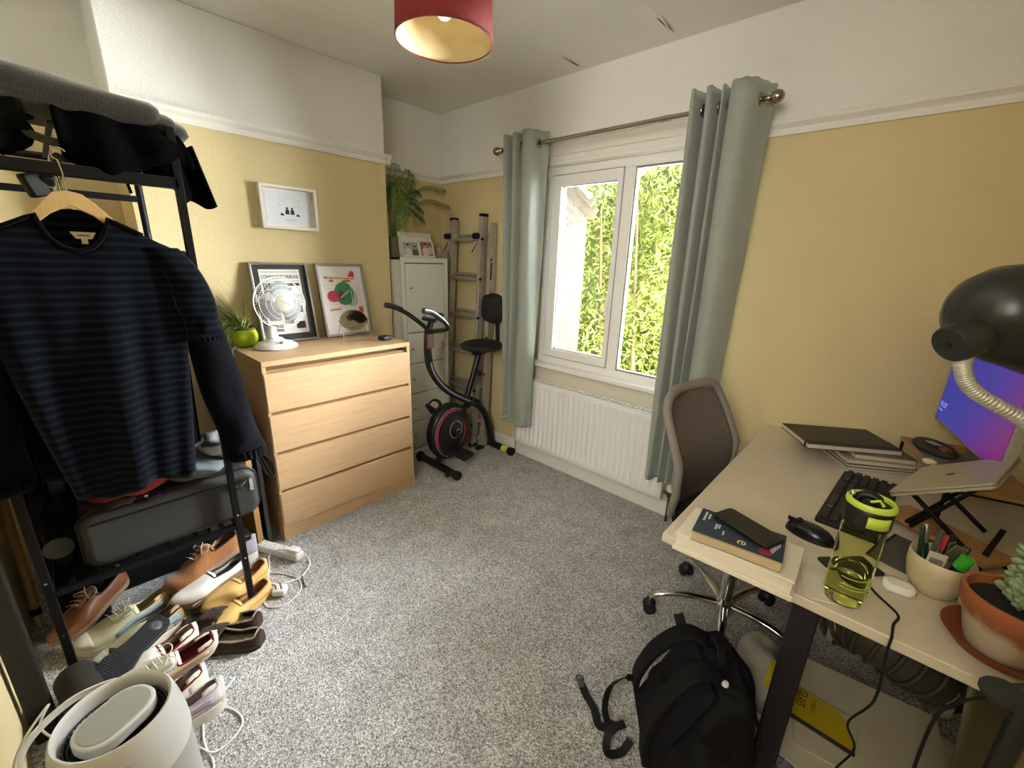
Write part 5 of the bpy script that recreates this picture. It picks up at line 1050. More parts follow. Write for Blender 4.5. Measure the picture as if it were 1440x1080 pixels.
# ------------------------------------------------------------------ clothes rack in the alcove
rk = thing('clothes_rack', 'black metal clothes rack with an upper shelf and low luggage shelf', 'clothes rack', (-2.1, .09, 0))
RXF, RXB, RY0, RY1 = -1.755, -2.47, -.168, .347
for y in (RY0, RY1):
    B().bb((RXF-.012, y-.011, 0), (RXF+.012, y+.011, 1.80)).obj('front_post', BLACKM, rk, bevel=.002)
    for z in (.25, .45, 1.2): B().cyl((RXF+.012, y, z), (RXF+.014, y, z), .004, 8).obj('rivet', CHROME, rk)
B().tube([(RXB, RY0, 0), (RXB, RY0, 1.70)]+spline([(RXB, RY0, 1.70), (RXB, RY0+.015, 1.745), (RXB, RY0+.06, 1.76)], 4)+spline([(RXB, RY1-.06, 1.76), (RXB, RY1-.015, 1.745), (RXB, RY1, 1.70)], 4)+[(RXB, RY1, 0)], .013, 10).obj('back_frame', BLACKM, rk, smooth=80)
for x, z in ((RXB, 1.64), (RXB, .40), (RXB, .9)): B().bb((x-.01, RY0, z-.012), (x+.01, RY1, z+.012)).obj('back_bar', BLACKM, rk)
B().bb((RXF-.012, RY0, 1.625), (RXF+.012, RY1, 1.658)).obj('front_bar', BLACKM, rk, bevel=.003)
for y in (RY0, RY1): B().bar((RXF, y, 1.745), (RXB, y, 1.745), .02, .02).obj('side_bar', BLACKM, rk); B().bar((RXF, y, .40), (RXB, y, .40), .02, .02).obj('side_bar', BLACKM, rk)
for k in range(5): y = RY0+.08+k*.09; B().bar((RXF, y, 1.757), (RXB, y, 1.757), .012, .008).obj('shelf_slat', BLACKM, rk)
for k in range(6): y = RY0+.05+k*.083; B().bar((RXF, y, .401), (RXB, y, .401), .014, .010).obj('shelf_slat', BLACKM, rk)
B().bb((RXF-.01, RY0, .39), (RXF+.01, RY1, .408)).obj('shelf_front_bar', BLACKM, rk)
B().cyl((RXF, .09, 1.672), (RXB, .09, 1.672), .011, 14).obj('hanging_rail', BLACKM, rk)
# tall dark board and a pale pole at the far left
b = B().box((-1.64, -.247, .78), (.035, .055, 1.56)); solo(b, 'dark_board', mat('dark_olive_board', '#1a170e', .7, var=.25, vscale=20), 'tall narrow dark board standing upright at the left edge behind the white air purifier', 'board', bevel=.006)
pp = thing('wooden_pole', 'pale wooden pole with dark ferrule leaning in the corner left of the rack', 'pole', (-2.24, -.262, 0))
B().tube([(-2.244, -.262, .07), (-2.62, -.262, 1.25)], .013, 12).obj('shaft', mat('pale_wood_pole', '#c9a873', .5), pp)
B().tube([(-2.238, -.262, .05), (-2.246, -.262, .075)], .0155, 12).obj('ferrule', BLACKM, pp); B().tube([(-2.222, -.262, 0), (-2.238, -.262, .05)], [.004, .011], 12).obj('tip', mat('cream_tip', '#d9cfae', .5), pp)

# garments hanging on the rail
NAVY = mat('navy_cloth', '#0a0b12', .85, bump=.3, bscale=200, sheen=.05, spec=.12); BLKC = mat('black_cloth', '#070708', .9, sheen=.05, spec=.12, bump=.3, bscale=200); CHARC = mat('charcoal_cloth', '#111214', .9, sheen=.05, spec=.12); WOODH = mat('beech_hanger', '#d9b47a', .45, var=.08, vscale=8, stretch=(1, 12, 1))
STR = mat_stripes('striped_knit', '#060608', '#101828', .0232, .42, .02)
def hanger(xc, lab, grp=None, full=True, m=None, yc=.088):
    t = thing('clothes_hanger', lab, 'hanger', (xc, yc, 1.43), group=grp)
    top = [(0, 1.585), (.028, 1.578), (.05, 1.555), (.085, 1.513), (.14, 1.470), (.185, 1.443)]; bot = [(.185, 1.428), (.13, 1.450), (.082, 1.487), (.04, 1.525), (0, 1.548)]
    pl = [(y, z) for y, z in top]+bot; pl2 = pl+[(-y, z) for y, z in (bot[:-1][::-1]+top[1:][::-1])]
    M_ = Matrix(((0, 0, 1, xc), (1, 0, 0, yc), (0, 1, 0, 0), (0, 0, 0, 1)))
    B().prism(pl2, -.006, .006, M_).obj('hanger_arms', m or WOODH, t, bevel=.002)
    B().tube([(xc, yc, 1.575), (xc, yc, 1.63)]+[(xc, .09-.0155*math.sin(q), 1.672-.0155*math.cos(q)+.0) for q in np.linspace(.3, 4.2, 12)], .0022, 6).obj('hook', CHROME, t)
    return t
def garment(name, lab, cat, xc, m, edges, zb, neck=1.40, depth=.035, seed=0, grp=None, sleeves=(), yc=.088, fold=.014, nk=.085):
    t = thing(name, lab, cat, (xc, yc, zb), group=grp)
    zs_ = [e[0] for e in edges][::-1]; lo = [e[1] for e in edges][::-1]; hi = [e[2] for e in edges][::-1]
    def fn(u, v):
        q = 2*PI*u; c = math.cos(q); s_ = math.sin(q); lat = math.copysign(abs(c)**.75, c); front = s_ > 0
        off = abs(lat)*.205
        zt = 1.522-(off-.085)*.6 if off > nk else ((neck+(1.522-neck)*(off/nk)**2.2) if front else 1.54-.018*(off/nk)**2)
        z = zt*(1-v)+zb*v+.012*math.sin(lat*5+seed)*v
        l, h_ = np.interp(z, zs_, lo), np.interp(z, zs_, hi); y = (l+h_)/2+(h_-l)/2*lat
        f = fold*(math.sin(lat*7+seed+v*1.5)+.6*math.sin(lat*13-seed*2+v*3))*min(1, v*2.2)*(1 if front else -.6)
        d = depth*(.35+.65*min(1, v*3))
        return (xc+s_*d*(1-.25*abs(lat))+f*abs(s_)**.3, y, z)
    B().grid(84, 40, fn, closeu=True).obj('body', m, t, smooth=180, solid=.002)
    pts = [fn((PI/2+math.copysign(1, a)*abs(a)*1.14)/(2*PI) % 1, 0.0) for a in np.linspace(-1, 1, 21)]
    for k, (P, r, mm, cf) in enumerate(sleeves):
        Q = spline(P, 8); n = len(Q); s1 = B()
        s1.grid(18, n, lambda u, v: tuple(Q[min(int(v*(n-1)+.5), n-1)]+Vector((math.cos(2*PI*u)*.55*(r[0]+(r[1]-r[0])*v)+.007*math.sin(v*17+u*9)*v, math.sin(2*PI*u)*(r[0]+(r[1]-r[0])*v)+.006*math.sin(v*12+u*5)*v, 0))), closeu=True)
        sl2 = s1.obj('sleeve', mm, t, smooth=180, solid=.002)
        if cf:
            e0, e1 = Q[-1], Q[-1]+(Q[-1]-Q[-3]).normalized()*cf
            def cu(u, v):
                q = 2*PI*u; rr = r[1]*(.98-.12*v+.06*math.cos(q*22)); p = e0.lerp(e1, v); return (p.x+.6*rr*math.cos(q), p.y+rr*math.sin(q), p.z)
            B().grid(132, 4, cu, closeu=True).obj('cuff', mm, sl2, smooth=180, solid=.0015)
    return t, fn
GG = 'dark garments hanging behind the striped top'
hanger(-1.69, 'pale wooden clothes hanger holding the striped navy top at the front')
t, fn = garment('striped_top', 'black and navy striped knit top on the front hanger', 'top', -1.69, STR,
    [(1.54, -.06, .235), (1.48, -.105, .272), (1.41, -.128, .290), (1.33, -.130, .292), (1.19, -.115, .285), (.95, -.085, .262), (.715, -.05, .238)], .715, 1.432, .045, .5,
    sleeves=(([(-1.69, .258, 1.448), (-1.675, .300, 1.38), (-1.665, .320, 1.28), (-1.66, .330, 1.175)], (.045, .052), STR, .012), ([(-1.69, -.09, 1.448), (-1.675, -.14, 1.38), (-1.665, -.165, 1.28), (-1.66, -.18, 1.175)], (.045, .052), STR, .012)))
nb_ = [fn(u % 1, 0) for u in np.linspace(.25-.118, .25+.118, 19)]
B().tube([(p[0]+.003, p[1], p[2]) for p in nb_], .007, 8, flat=.8).obj('neck_rib', BLKC, t, smooth=180)
LAB = mat('cream_label', '#d9d0b0', .8)
o = B().prism([(-.026, 0), (-.016, -.018), (.016, -.018), (.026, 0)], 0, .0012, Matrix(((0, 0, 1, -1.6985), (1, 0, 0, .1), (0, 1, 0, 1.482), (0, 0, 0, 1)))).obj('neck_label', LAB, t, smooth=0)
B().bb((-1.6985, .0935, 1.451), (-1.6973, .1065, 1.464)).obj('size_tab', LAB, o); B().bb((-1.6972, .088, 1.471), (-1.6968, .112, 1.475)).obj('label_print', GREYI, o)
garment('navy_jacket', 'dark navy jacket with an elastic cuff hanging just behind the striped top', 'jacket', -1.80, NAVY,
    [(1.52, -.08, .27), (1.44, -.12, .305), (1.2, -.13, .30), (.75, -.11, .285)], .76, 1.44, .05, 2.1,
    sleeves=(([(-1.78, .285, 1.44), (-1.75, .325, 1.30), (-1.73, .350, 1.10), (-1.715, .374, .90), (-1.70, .398, .735)], (.050, .068), NAVY, .035), ([(-1.78, -.10, 1.44), (-1.76, -.15, 1.25), (-1.74, -.16, 1.0), (-1.74, -.17, .80)], (.045, .05), NAVY, .035)))
hanger(-1.80, 'clothes hanger of the navy jacket just behind the front wooden hanger')
for k, (x, m) in enumerate(((-1.90, BLKC), (-2.0, CHARC), (-2.11, NAVY), (-2.22, BLKC), (-2.33, CHARC))):
    labs = ['black garment third from the front of the rail', 'charcoal garment fourth from the front of the rail', 'navy garment fifth from the front of the rail', 'black garment sixth from the front of the rail', 'charcoal garment at the back end of the rail']
    garment('hanging_garment', labs[k], 'garment', x, m, [(1.52, -.07, .25), (1.44, -.125, .305-.02*(k % 2)), (1.1, -.12, .29), (.8, -.11, .28)], .80+.03*(k % 3), 1.44, .035, k*1.7, grp=GG)
    hanger(x, 'hanger hook of the '+labs[k], grp='hangers along the rail', m=BLACK if k % 2 else WOODH)

# blanket and jackets on top of the rack
BLKT = mat('grey_brown_fleece', '#38342b', .95, sheen=.4, bump=.6, bscale=180, bdist=.004, var=.15, vscale=20)
bl = thing('folded_blanket', 'grey brown folded fleece blanket lying along the top of the rack', 'blanket', (-1.88, .05, 1.79))
def roll(y0, y1, zc0, zc1, rz_, x0=-1.90, rx=.16, nm='fold'):
    def fn(u, v):
        q = 2*PI*u; c, s_ = math.cos(q), math.sin(q); k = 1 if v < .95 else math.sqrt(max(0, 1-((v-.95)/.05)**2))
        if v < .04: k = .2+.8*v/.04
        y = y0+(y1-y0)*v; z = zc0+(zc1-zc0)*v-.018*math.sin(PI*v*.9)*0
        return (x0+rx*math.copysign(abs(c)**.6, c)*(.6+.4*k), y, z+rz_*math.copysign(abs(s_)**.8, s_)*k+wob((y*3, c, 0), 2, .006))
    return B().grid(40, 44, fn, closeu=True).obj(nm, BLKT, bl, smooth=180)
roll(-.32, .345, 1.868, 1.822, .045); roll(-.30, .382, 1.840, 1.806, .036, rx=.15); roll(-.30, .41, 1.822, 1.796, .030, rx=.14)
jk = thing('black_jacket', 'black jacket crumpled under the blanket with a sleeve hanging past the rack post', 'jacket', (-1.85, .2, 1.762))
JB = mat('matt_black_jacket', '#050505', .95, spec=.08, bump=.3, bscale=60)
B().grid(30, 12, lambda u, v: (-1.765-.01*math.sin(u*15)+.03*math.sin(v*3), .10+.27*u+.03*v*u, 1.80-(.155*v)*(.55+.45*math.sin(PI*min(1, .25+u*.9))**2)-.02*u)).obj('body', JB, jk, smooth=180, solid=.012)
B().grid(18, 16, lambda u, v: (-1.775-.045*math.sin(PI*u)*.6, .352+.050*u+.045*v*(.4+.6*u)-.012*(1-u)*v, 1.785-.02*u-(.175+.025*(1-u))*v+.012*math.sin(u*6))).obj('hanging_sleeve', JB, jk, smooth=180, solid=.01)
B().grid(12, 12, lambda u, v: (-1.785, .25+.10*u+.02*v, 1.74-(.08+.05*u)*v)).obj('sleeve_end', JB, jk, smooth=180, solid=.008)
B().tube([(-1.76, .222, 1.64), (-1.757, .228, 1.60)], .004, 6).obj('drawcord', JB, jk)
j2 = thing('green_grey_jacket', 'dark green grey jacket bundled on the left end of the upper shelf', 'jacket', (-1.85, -.1, 1.762))
GJ = mat('dark_green_grey_cloth', '#121410', .95, spec=.08, bump=.4, bscale=40, var=.3, vscale=9)
def lump(cx, cy, cz, rx, ry, rz_, m, nm, par, sd=0):
    def fn(u, v):
        q = 2*PI*u; th = PI*v; d = Vector((math.sin(th)*math.cos(q), math.sin(th)*math.sin(q), math.cos(th))); k = 1+.22*noise.noise(d*2.1+Vector((sd, sd, 0)))+.08*noise.noise(d*6+Vector((sd, 0, 0)))
        return (cx+rx*d.x*k, cy+ry*d.y*k, cz+rz_*d.z*k)
    return B().grid(32, 20, fn, closeu=True).obj(nm, m, par, smooth=180)
lump(-1.90, -.12, 1.80, .15, .19, .050, GJ, 'body', j2, 3); lump(-1.80, -.02, 1.745, .035, .075, .075, GJ, 'collar', j2, 5)
B().grid(22, 12, lambda u, v: (-1.775-.01*math.sin(u*11), -.25+.30*u, 1.80-.14*v*(.75+.25*math.sin(u*5)))).obj('hanging_front', GJ, j2, smooth=180, solid=.01)
B().grid(18, 6, lambda u, v: (-1.79, .03+.16*u, 1.745-.022*math.sin(PI*u)-.022*v)).obj('hem_fold', mat('grey_hem_cloth', '#45463a', .9), j2, smooth=180, solid=.006)
b = B().box((-1.80, .035, 1.60), (.03, .045, .06), (.3, 0, .4)); b.box((-1.80, .06, 1.615), (.02, .03, .03), (0, .5, .2)); solo(b, 'clip_hanger', BLACK, 'black plastic clip hanger among the chrome hooks on the rail', 'hanger', bevel=.006)

# ------------------------------------------------------------------ luggage shelf
SCZ = .408
sc_ = thing('suitcase', 'dark grey soft carry-on suitcase on the low shelf of the rack', 'suitcase', (-2.03, .185, SCZ))
SUIT = mat('charcoal_suitcase', '#383938', .55, bump=.35, bscale=500, bdist=.001, var=.08, vscale=10); PIP = mat('black_piping', '#141414', .4)
M_ = Matrix(((0, 0, 1, -2.33), (1, 0, 0, .184), (0, 1, 0, SCZ+.100), (0, 0, 0, 1)))
B().prism(rrect(.515, .196, .045, 8), 0, .545, M_).obj('shell', SUIT, sc_, bevel=.022, seg=4)
for dx in (.02, .50):
    B().tube([M_ @ Vector((x, y, dx+.018)) for x, y in rrect(.520, .201, .046, 8)], .0055, 8, closed=True).obj('piping', PIP, sc_, smooth=180)
M2 = Matrix(((0, 0, 1, -1.80), (1, 0, 0, .184), (0, 1, 0, SCZ+.100), (0, 0, 0, 1)))
B().tube([(-1.80, -.066, SCZ+.155), (-1.784, -.04, SCZ+.166), (-1.784, .41, SCZ+.166), (-1.80, .434, SCZ+.155)], .0035, 8).obj('zip', PIP, sc_)
h = B().tube(spline([(-1.786, .345, SCZ+.165), (-1.768, .355, SCZ+.16), (-1.766, .385, SCZ+.158), (-1.786, .395, SCZ+.162)], 5), .008, 8, flat=.6); h.obj('side_handle', PIP, sc_)
B().box((-1.782, .37, SCZ+.150), (.01, .075, .028), (0, 0, 0)).obj('combination_lock', mat('lock_black', '#1c1c1c', .25), sc_, bevel=.004)
for k in range(3): B().box((-1.776, .352+.016*k, SCZ+.150), (.003, .008, .012)).obj('lock_dial', CHROME, sc_)
B().box((-1.783, .418, SCZ+.135), (.006, .012, .05)).obj('reflective_tag', mat('grey_tag', '#a9a9a9', .4), sc_)
b = B().box((-1.80, .12, SCZ+.203), (.05, .035, .012), (0, 0, .3)); b.obj('top_buckle', PIP, sc_, bevel=.003); B().box((-1.795, .105, SCZ+.212), (.012, .012, .006)).obj('metal_ring', CHROME, sc_)
fb_ = thing('storage_bag', 'large black soft storage bag on the floor behind the shoes under the rack', 'bag', (-2.32, .08, 0))
B().prism(rrect(.46, .27, .05), 0, .36, Matrix(((0, 1, 0, -2.36), (1, 0, 0, .09), (0, 0, 1, 0), (0, 0, 0, 1)))).obj('body', BLKC, fb_, bevel=.02, seg=3)
B().tube(spline([(-2.22, -.02, .30), (-2.20, .0, .34), (-2.20, .15, .34), (-2.22, .18, .30)], 5), .008, 6).obj('handle', BLKC, fb_)
sb_ = thing('suit_bag', 'black folded suit bag standing on the floor behind the left rack post', 'bag', (-2.22, -.15, 0))
B().prism(rrect(.40, .13, .04), 0, .95, Matrix(((1, 0, 0, -2.26), (0, 1, 0, -.125), (0, 0, 1, 0), (0, 0, 0, 1)))).obj('body', BLKC, sb_, bevel=.015, seg=3)
B().tube(spline([(-2.06, -.15, .95), (-2.06, -.15, 1.0), (-2.06, -.10, 1.0), (-2.06, -.10, .95)], 4), .006, 6).obj('carry_loop', BLKC, sb_)
bb_ = thing('black_holdall', 'black holdall with a round disc standing left of the suitcase', 'bag', (-2.0, -.12, SCZ))
lump(-2.02, -.125, SCZ+.14, .20, .052, .145, BLKC, 'body', bb_, 8)
B().lathe([(0, 0), (.034, 0), (.036, .004), (.028, .006), (.02, .003), (0, .005)], (-1.815, -.125, SCZ+.11), 24, (0, PI/2, 0)).obj('round_disc', mat('dark_disc', '#2b2b28', .5), bb_)
def cloth(name, lab, c, r, m, sd, cat='clothing'):
    t = thing(name, lab, cat, (c[0], c[1], c[2]-r[2]), group='clothes heaped on the suitcase'); lump(c[0], c[1], c[2], r[0], r[1], r[2], m, 'folded_cloth', t, sd); return t
cloth('red_garment', 'red garment folded on the left part of the suitcase', (-1.92, .075, SCZ+.240), (.15, .125, .034), mat('red_cloth', '#8f2e22', .8, bump=.2, bscale=60), 1)
cloth('dark_top', 'dark brown garment under the hem of the striped top', (-1.86, .02, SCZ+.215), (.10, .07, .018), mat('dark_brown_cloth', '#2a211b', .9), 2)
cloth('blue_grey_garment', 'blue grey garment folded on the right part of the suitcase', (-1.94, .27, SCZ+.235), (.16, .13, .034), mat('blue_grey_cloth', '#6c757a', .85, bump=.2, bscale=60), 4)
t = cloth('white_shirt', 'white and navy shirt bundled at the right end of the suitcase top', (-1.90, .36, SCZ+.295), (.09, .065, .045), mat_stripes('white_navy', '#c9ccd2', '#3c4556', .05, .25, .08), 6)
cb = thing('camera_bag', 'small black shoulder bag on the right end of the suitcase', 'bag', (-2.02, .43, SCZ+.2))
lump(-2.02, .42, SCZ+.235, .13, .075, .038, BLKC, 'body', cb, 11)
for k, off in enumerate((0, .02)):
    strap([(-1.86, .33+off, SCZ+.215), (-1.84, .37, SCZ+.25+off), (-1.85, .44, SCZ+.27), (-1.86, .475+off*.5, SCZ+.21), (-1.865, .50+off, SCZ+.12-off), (-1.87, .53, SCZ+.10), (-1.88, .53, SCZ+.16), (-1.90, .48, SCZ+.24)], .020, STRP, 'shoulder_strap', .004, par=cb, side=(1, 0, .3))
strap([(-1.82, .26, SCZ+.212), (-1.815, .30, SCZ+.235), (-1.82, .36, SCZ+.225), (-1.83, .40, SCZ+.21)], .010, STRP, 'thin_strap', .003, par=cb)
# boards between rack and chest
b = B().bb((-2.56, .498, 0), (-2.155, .516, .73)); o = solo(b, 'wooden_panel', mat('brown_panel', '#9a6a3a', .5, var=.15, vscale=4, stretch=(8, 1, 1)), 'brown wooden panel standing on edge between the rack and the chest', 'panel', bevel=.004)
B().bb((.2025, -.012, .0), (.2085, .012, .73)).obj('light_edge', mat('light_wood_edge', '#cfa56a', .5), o)
pf = thing('dark_picture_frame', 'dark grey picture frame standing on edge beside the chest', 'picture frame', (-2.35, .55, 0))
b = B().ring(-2.55, -2.14, 0, .62, .03, .022, .03, .03, .538, .556); b.obj('frame', mat('dark_grey_frame', '#3d3f40', .4), pf, bevel=.001)
B().bb((-2.53, .543, .02), (-2.155, .548, .60)).obj('backing', mat('purple_grey_board', '#4a4148', .7), pf)

# ------------------------------------------------------------------ shoes
def shoe(name, lab, heel, toe, z, up, sole, L=.285, W=.098, pitch=0, roll=0, kind='trainer', grp='shoes piled under the rack', lining=None, soleh=.022, lace=None, accent=None, accent2=None, toe2=None):
    d = Vector((toe[0]-heel[0], toe[1]-heel[1], 0)).normalized(); ya = math.atan2(d.y, d.x)
    t = thing(name, lab, 'shoe', (heel[0], heel[1], z), group=grp, rot=(Euler((roll, 0, 0)).to_matrix().to_4x4(), 0, 0) if False else None, local=True)
    Rm = Euler((0, 0, ya)).to_matrix() @ Euler((0, pitch, 0)).to_matrix() @ Euler((roll, 0, 0)).to_matrix(); t.rotation_euler = Rm.to_euler(); WM[t.name] = (Matrix.Translation(t.location) @ Rm.to_4x4(), True)
    def hw(s_):  # half width along 0..1 heel..toe
        return W*.5*np.interp(s_, [0, .03, .10, .3, .45, .68, .85, .95, 1], [.30, .52, .68, .66, .70, 1.0, .88, .55, .12])
    def cx(s_): return .012*math.sin(PI*s_*.9)
    n = 26; S = [i/(n-1) for i in range(n)]
    hi = {'trainer': (.078, .060, .072, .040), 'lace': (.072, .06, .066, .034), 'slip': (.052, .040, .050, .034), 'boot': (.095, .088, .085, .042)}[kind]
    hz = lambda s_: np.interp(s_, [0, .12, .30, .48, .62, .8, .93, 1], [hi[0]*.95, hi[0], hi[1], hi[2], (hi[2]+hi[3])/2+.004, hi[3], hi[3]*.8, hi[3]*.35])
    outline = [(S[i]*L, hw(S[i])+cx(S[i])) for i in range(n)]+[(S[i]*L, -hw(S[i])+cx(S[i])) for i in range(n-1, -1, -1)]
    def tz(s_): return .010*max(0, (s_-.8)/.2)**2
    def solem(z0, z1, ex, m, nm, par=t):
        vs = []; nn = len(outline)
        for zz in (z0, z1):
            for i, (x, y) in enumerate(outline):
                s_ = x/L; c = cx(s_); vs.append((-.0 + x+(ex if s_ > .97 else (-ex if s_ < .03 else 0)), c+(y-c)*(1+ex*32), zz+tz(s_)))
        return B().add(vs, [tuple(range(nn))[::-1], tuple(range(nn, 2*nn))]+[(i, (i+1) % nn, nn+(i+1) % nn, nn+i) for i in range(nn)]).obj(nm, m, par, smooth=40, bevel=.002)
    so_ = solem(0, soleh*.35, .003, accent2 or sole, 'outsole'); solem(soleh*.35, soleh, .004, sole, 'midsole')
    nu = 21
    def uf(u, v):
        s_ = .5-.5*math.cos(PI*v) if False else v; a = PI*u; c = math.cos(a); s2 = math.sin(a); w_ = hw(s_)
        x = s_*L; H = hz(s_); bulge = 1.05 if .15 < s_ < .95 else 1
        return (x+(-.004 if v == 0 else 0), cx(s_)+w_*bulge*math.copysign(abs(c)**.62, c)*(1-.14*s2*(1 if s_ < .5 else .3)), soleh*.8+tz(s_)+H*abs(s2)**(.62))
    open_end = {'trainer': .38, 'lace': .40, 'boot': .38, 'slip': .50}[kind]
    def skip(i, j): s_ = (j+.5)/(n-1); return .055 < s_ < open_end and 5 <= i < nu-1-5
    B().grid(nu, n, uf, skip=skip).obj('upper', up, t, smooth=180, solid=.003)
    # closing back of the heel
    B().add([uf(i/(nu-1), 0) for i in range(nu)], [tuple(range(nu))]).obj('heel_back', up, t, smooth=0)
    rim = [uf(5/(nu-1), j/(n-1)) for j in range(2, int(open_end*(n-1))+1)]; rim2 = [uf(1-5/(nu-1), j/(n-1)) for j in range(2, int(open_end*(n-1))+1)]
    fr = [uf(k/(nu-1), (int(open_end*(n-1))+1)/(n-1)) for k in range(6, nu-6)]; bk2 = [uf(k/(nu-1), 1/(n-1)) for k in range(nu-7, 5, -1)]
    B().tube(rim+fr+rim2[::-1]+bk2, .0038, 6, closed=True).obj('collar', lining or up, t, smooth=180)
    lin = B(); m_ = int((open_end+.12)*(n-1)); vs = []
    for j in range(1, m_):
        s_ = j/(n-1); vs += [(s_*L, cx(s_)+hw(s_)*.9, soleh+.003), (s_*L, cx(s_)-hw(s_)*.9, soleh+.003)]
    lin.add(vs, [(2*i, 2*i+1, 2*i+3, 2*i+2) for i in range(m_-2)]); lin.obj('insole', lining or up, t, smooth=0, solid=.002)
    if kind in ('trainer', 'lace', 'boot') and lace:
        tg = B().grid(5, 6, lambda u, v: ((.40+.24*v)*L, cx(.5)+(u-.5)*.036, soleh+hz(.40+.24*v)*1.0+.004+.006*(1-v)-.003*(2*u-1)**2)); tg.obj('tongue', up, t, smooth=180, solid=.003)
        for k in range(4):
            s_ = .45+.055*k; z_ = soleh+hz(s_)+.008
            B().tube(spline([(s_*L, .020, z_-.004), (s_*L+.006, 0, z_+.003), (s_*L+.010, -.020, z_-.004)], 3), .0018, 5).obj('lace', lace, t, smooth=180)
        zt = soleh+hz(.45)+.012; x0 = .45*L
        for sg in (-1, 1): B().tube(spline([(x0, 0, zt), (x0-.015, sg*.02, zt+.006), (x0-.005, sg*.042, zt-.004), (x0+.02, sg*.038, zt-.014), (x0+.010, sg*.014, zt-.001), (x0, 0, zt)], 5), .0018, 5).obj('lace_bow', lace, t, smooth=180)
    if accent2 is None and kind == 'trainer':
        hp_ = B().grid(13, 6, lambda u, v: (lambda p: (p[0]-.003, p[1]*1.03, p[2]))(uf(v*.42 if u < .5 else 1-v*.42, abs(u-.5)*.42)))
        hp_.obj('heel_counter', PEA if up is CRE else sole, t, smooth=180, solid=.001)
        B().grid(9, 6, lambda u, v: (lambda p: (p[0]+.002, p[1], p[2]+.0015))(uf(.14+.72*u, .84+.15*v))).obj('toe_cap', sole, t, smooth=180, solid=.001)
    if accent:
        for sg in (-1, 1):
            def st(u, v, sg=sg):
                s_ = .10+.55*u; k = .06+.24*v+.10*math.sin(u*3); p = uf((k*.5 if sg > 0 else 1-k*.5), s_); return (p[0], p[1]+sg*.0025, p[2])
            B().grid(10, 4, st).obj('side_stripe', accent, t, smooth=180, solid=.001)
    return t, uf, hz
BRN = mat('brown_leather', '#84553a', .42, var=.15, vscale=12, bump=.1, bscale=60); BRS = mat('tan_sole', '#8f7358', .6); SUE = mat('tan_suede', '#96602e', .95, sheen=.5, var=.18, vscale=14, bump=.3, bscale=120)
CRE = mat('cream_knit', '#c6c2a0', .85, bump=.4, bscale=250, bdist=.002, var=.08, vscale=20); CRS = mat('cream_foam', '#ddd8c6', .7); BLU = mat('pale_blue_panel', '#8ea3b2', .7); PEA = mat('peach_panel', '#d9b58a', .7)
WHL = mat('white_leather', '#dcd7cd', .5, bump=.08, bscale=40); DRD = mat('dark_red_lining', '#6e1520', .85); DKB = mat('dark_brown_suede', '#3a2f26', .95, sheen=.1, spec=.1, var=.18, vscale=18, bump=.3, bscale=100); FLE = mat('pale_fleece', '#a9998a', 1, bump=1, bscale=200)
SND = mat('sand_nubuck', '#cda866', .9, var=.1, vscale=18); LCE = mat('pale_lace', '#cdb89c', .8); DLC = mat('dark_lace', '#5a3a22', .8); BLKL = mat('black_lining', '#1d1a18', .9); GRL = mat('lilac_grey', '#a7a3ac', .7); PNK2 = mat('pink_panel', '#e2c3c4', .7)
shoe('brown_shoe', 'brown leather lace-up shoe at the far left with a pale bow', (-2.135, .0), (-1.95, -.24), .115, BRN, BRS, pitch=.16, kind='lace', lining=BLKL, lace=LCE)
shoe('cream_trainer', 'cream and pale blue knitted trainer lying beside the brown lace-up', (-1.995, .105), (-1.945, -.175), .01, CRE, CRS, roll=-.25, soleh=.040, lining=CRE, lace=CRS, accent=BLU)
shoe('cream_trainer', 'cream and pale blue knitted trainer half hidden under the black slider sole', (-1.87, .14), (-1.80, -.14), .0, CRE, CRS, soleh=.034, lining=BLKL, accent=BLU)
shoe('white_trainer', 'white trainer with dark red lining lying on top beside the purifier', (-1.545, .175), (-1.54, -.11), .105, WHL, CRS, roll=-.55, lining=DRD, lace=CRS, accent=PEA)
shoe('white_trainer', 'white trainer with dark red lining behind the top white one', (-1.69, .14), (-1.64, -.14), .03, WHL, CRS, roll=-.2, lining=DRD)
shoe('white_trainer', 'white trainer with dark red lining at the bottom beside the purifier', (-1.49, .125), (-1.46, -.16), .0, WHL, CRS, lining=DRD)
shoe('suede_shoe', 'tan suede shoe with a long loose lace on top of the pile by the post', (-2.02, .395), (-1.955, .09), .125, SUE, BRS, pitch=.12, kind='boot', L=.30, lining=BLKL, lace=LCE, W=.105)
shoe('white_brown_trainer', 'white and brown trainer directly under the tan suede shoe', (-1.955, .39), (-1.87, .10), .062, WHL, BRS, L=.30, kind='slip', lining=BLKL, soleh=.03)
shoe('white_brown_trainer', 'white and brown trainer at the bottom under the suede shoe', (-2.055, .36), (-1.97, .07), .0, WHL, mat('dark_tan_sole', '#6f5238', .7), L=.30, kind='slip', lining=BLKL, soleh=.03)
shoe('grey_trainer', 'lilac grey trainer heel standing behind the rack post', (-2.085, .468), (-2.16, .19), .0, GRL, WHL, L=.29, kind='boot', lining=GRL, soleh=.04, pitch=.0, lace=WHL)
shoe('boat_shoe', 'sand nubuck deck shoe of the pair nearer the chest', (-1.905, .448), (-1.80, .19), .03, SND, SND, kind='slip', lining=BRN, lace=DLC)
shoe('boat_shoe', 'sand nubuck deck shoe with dark lace nearer the moccasins', (-1.80, .425), (-1.715, .16), .0, SND, SND, kind='slip', lining=BRN, lace=DLC)
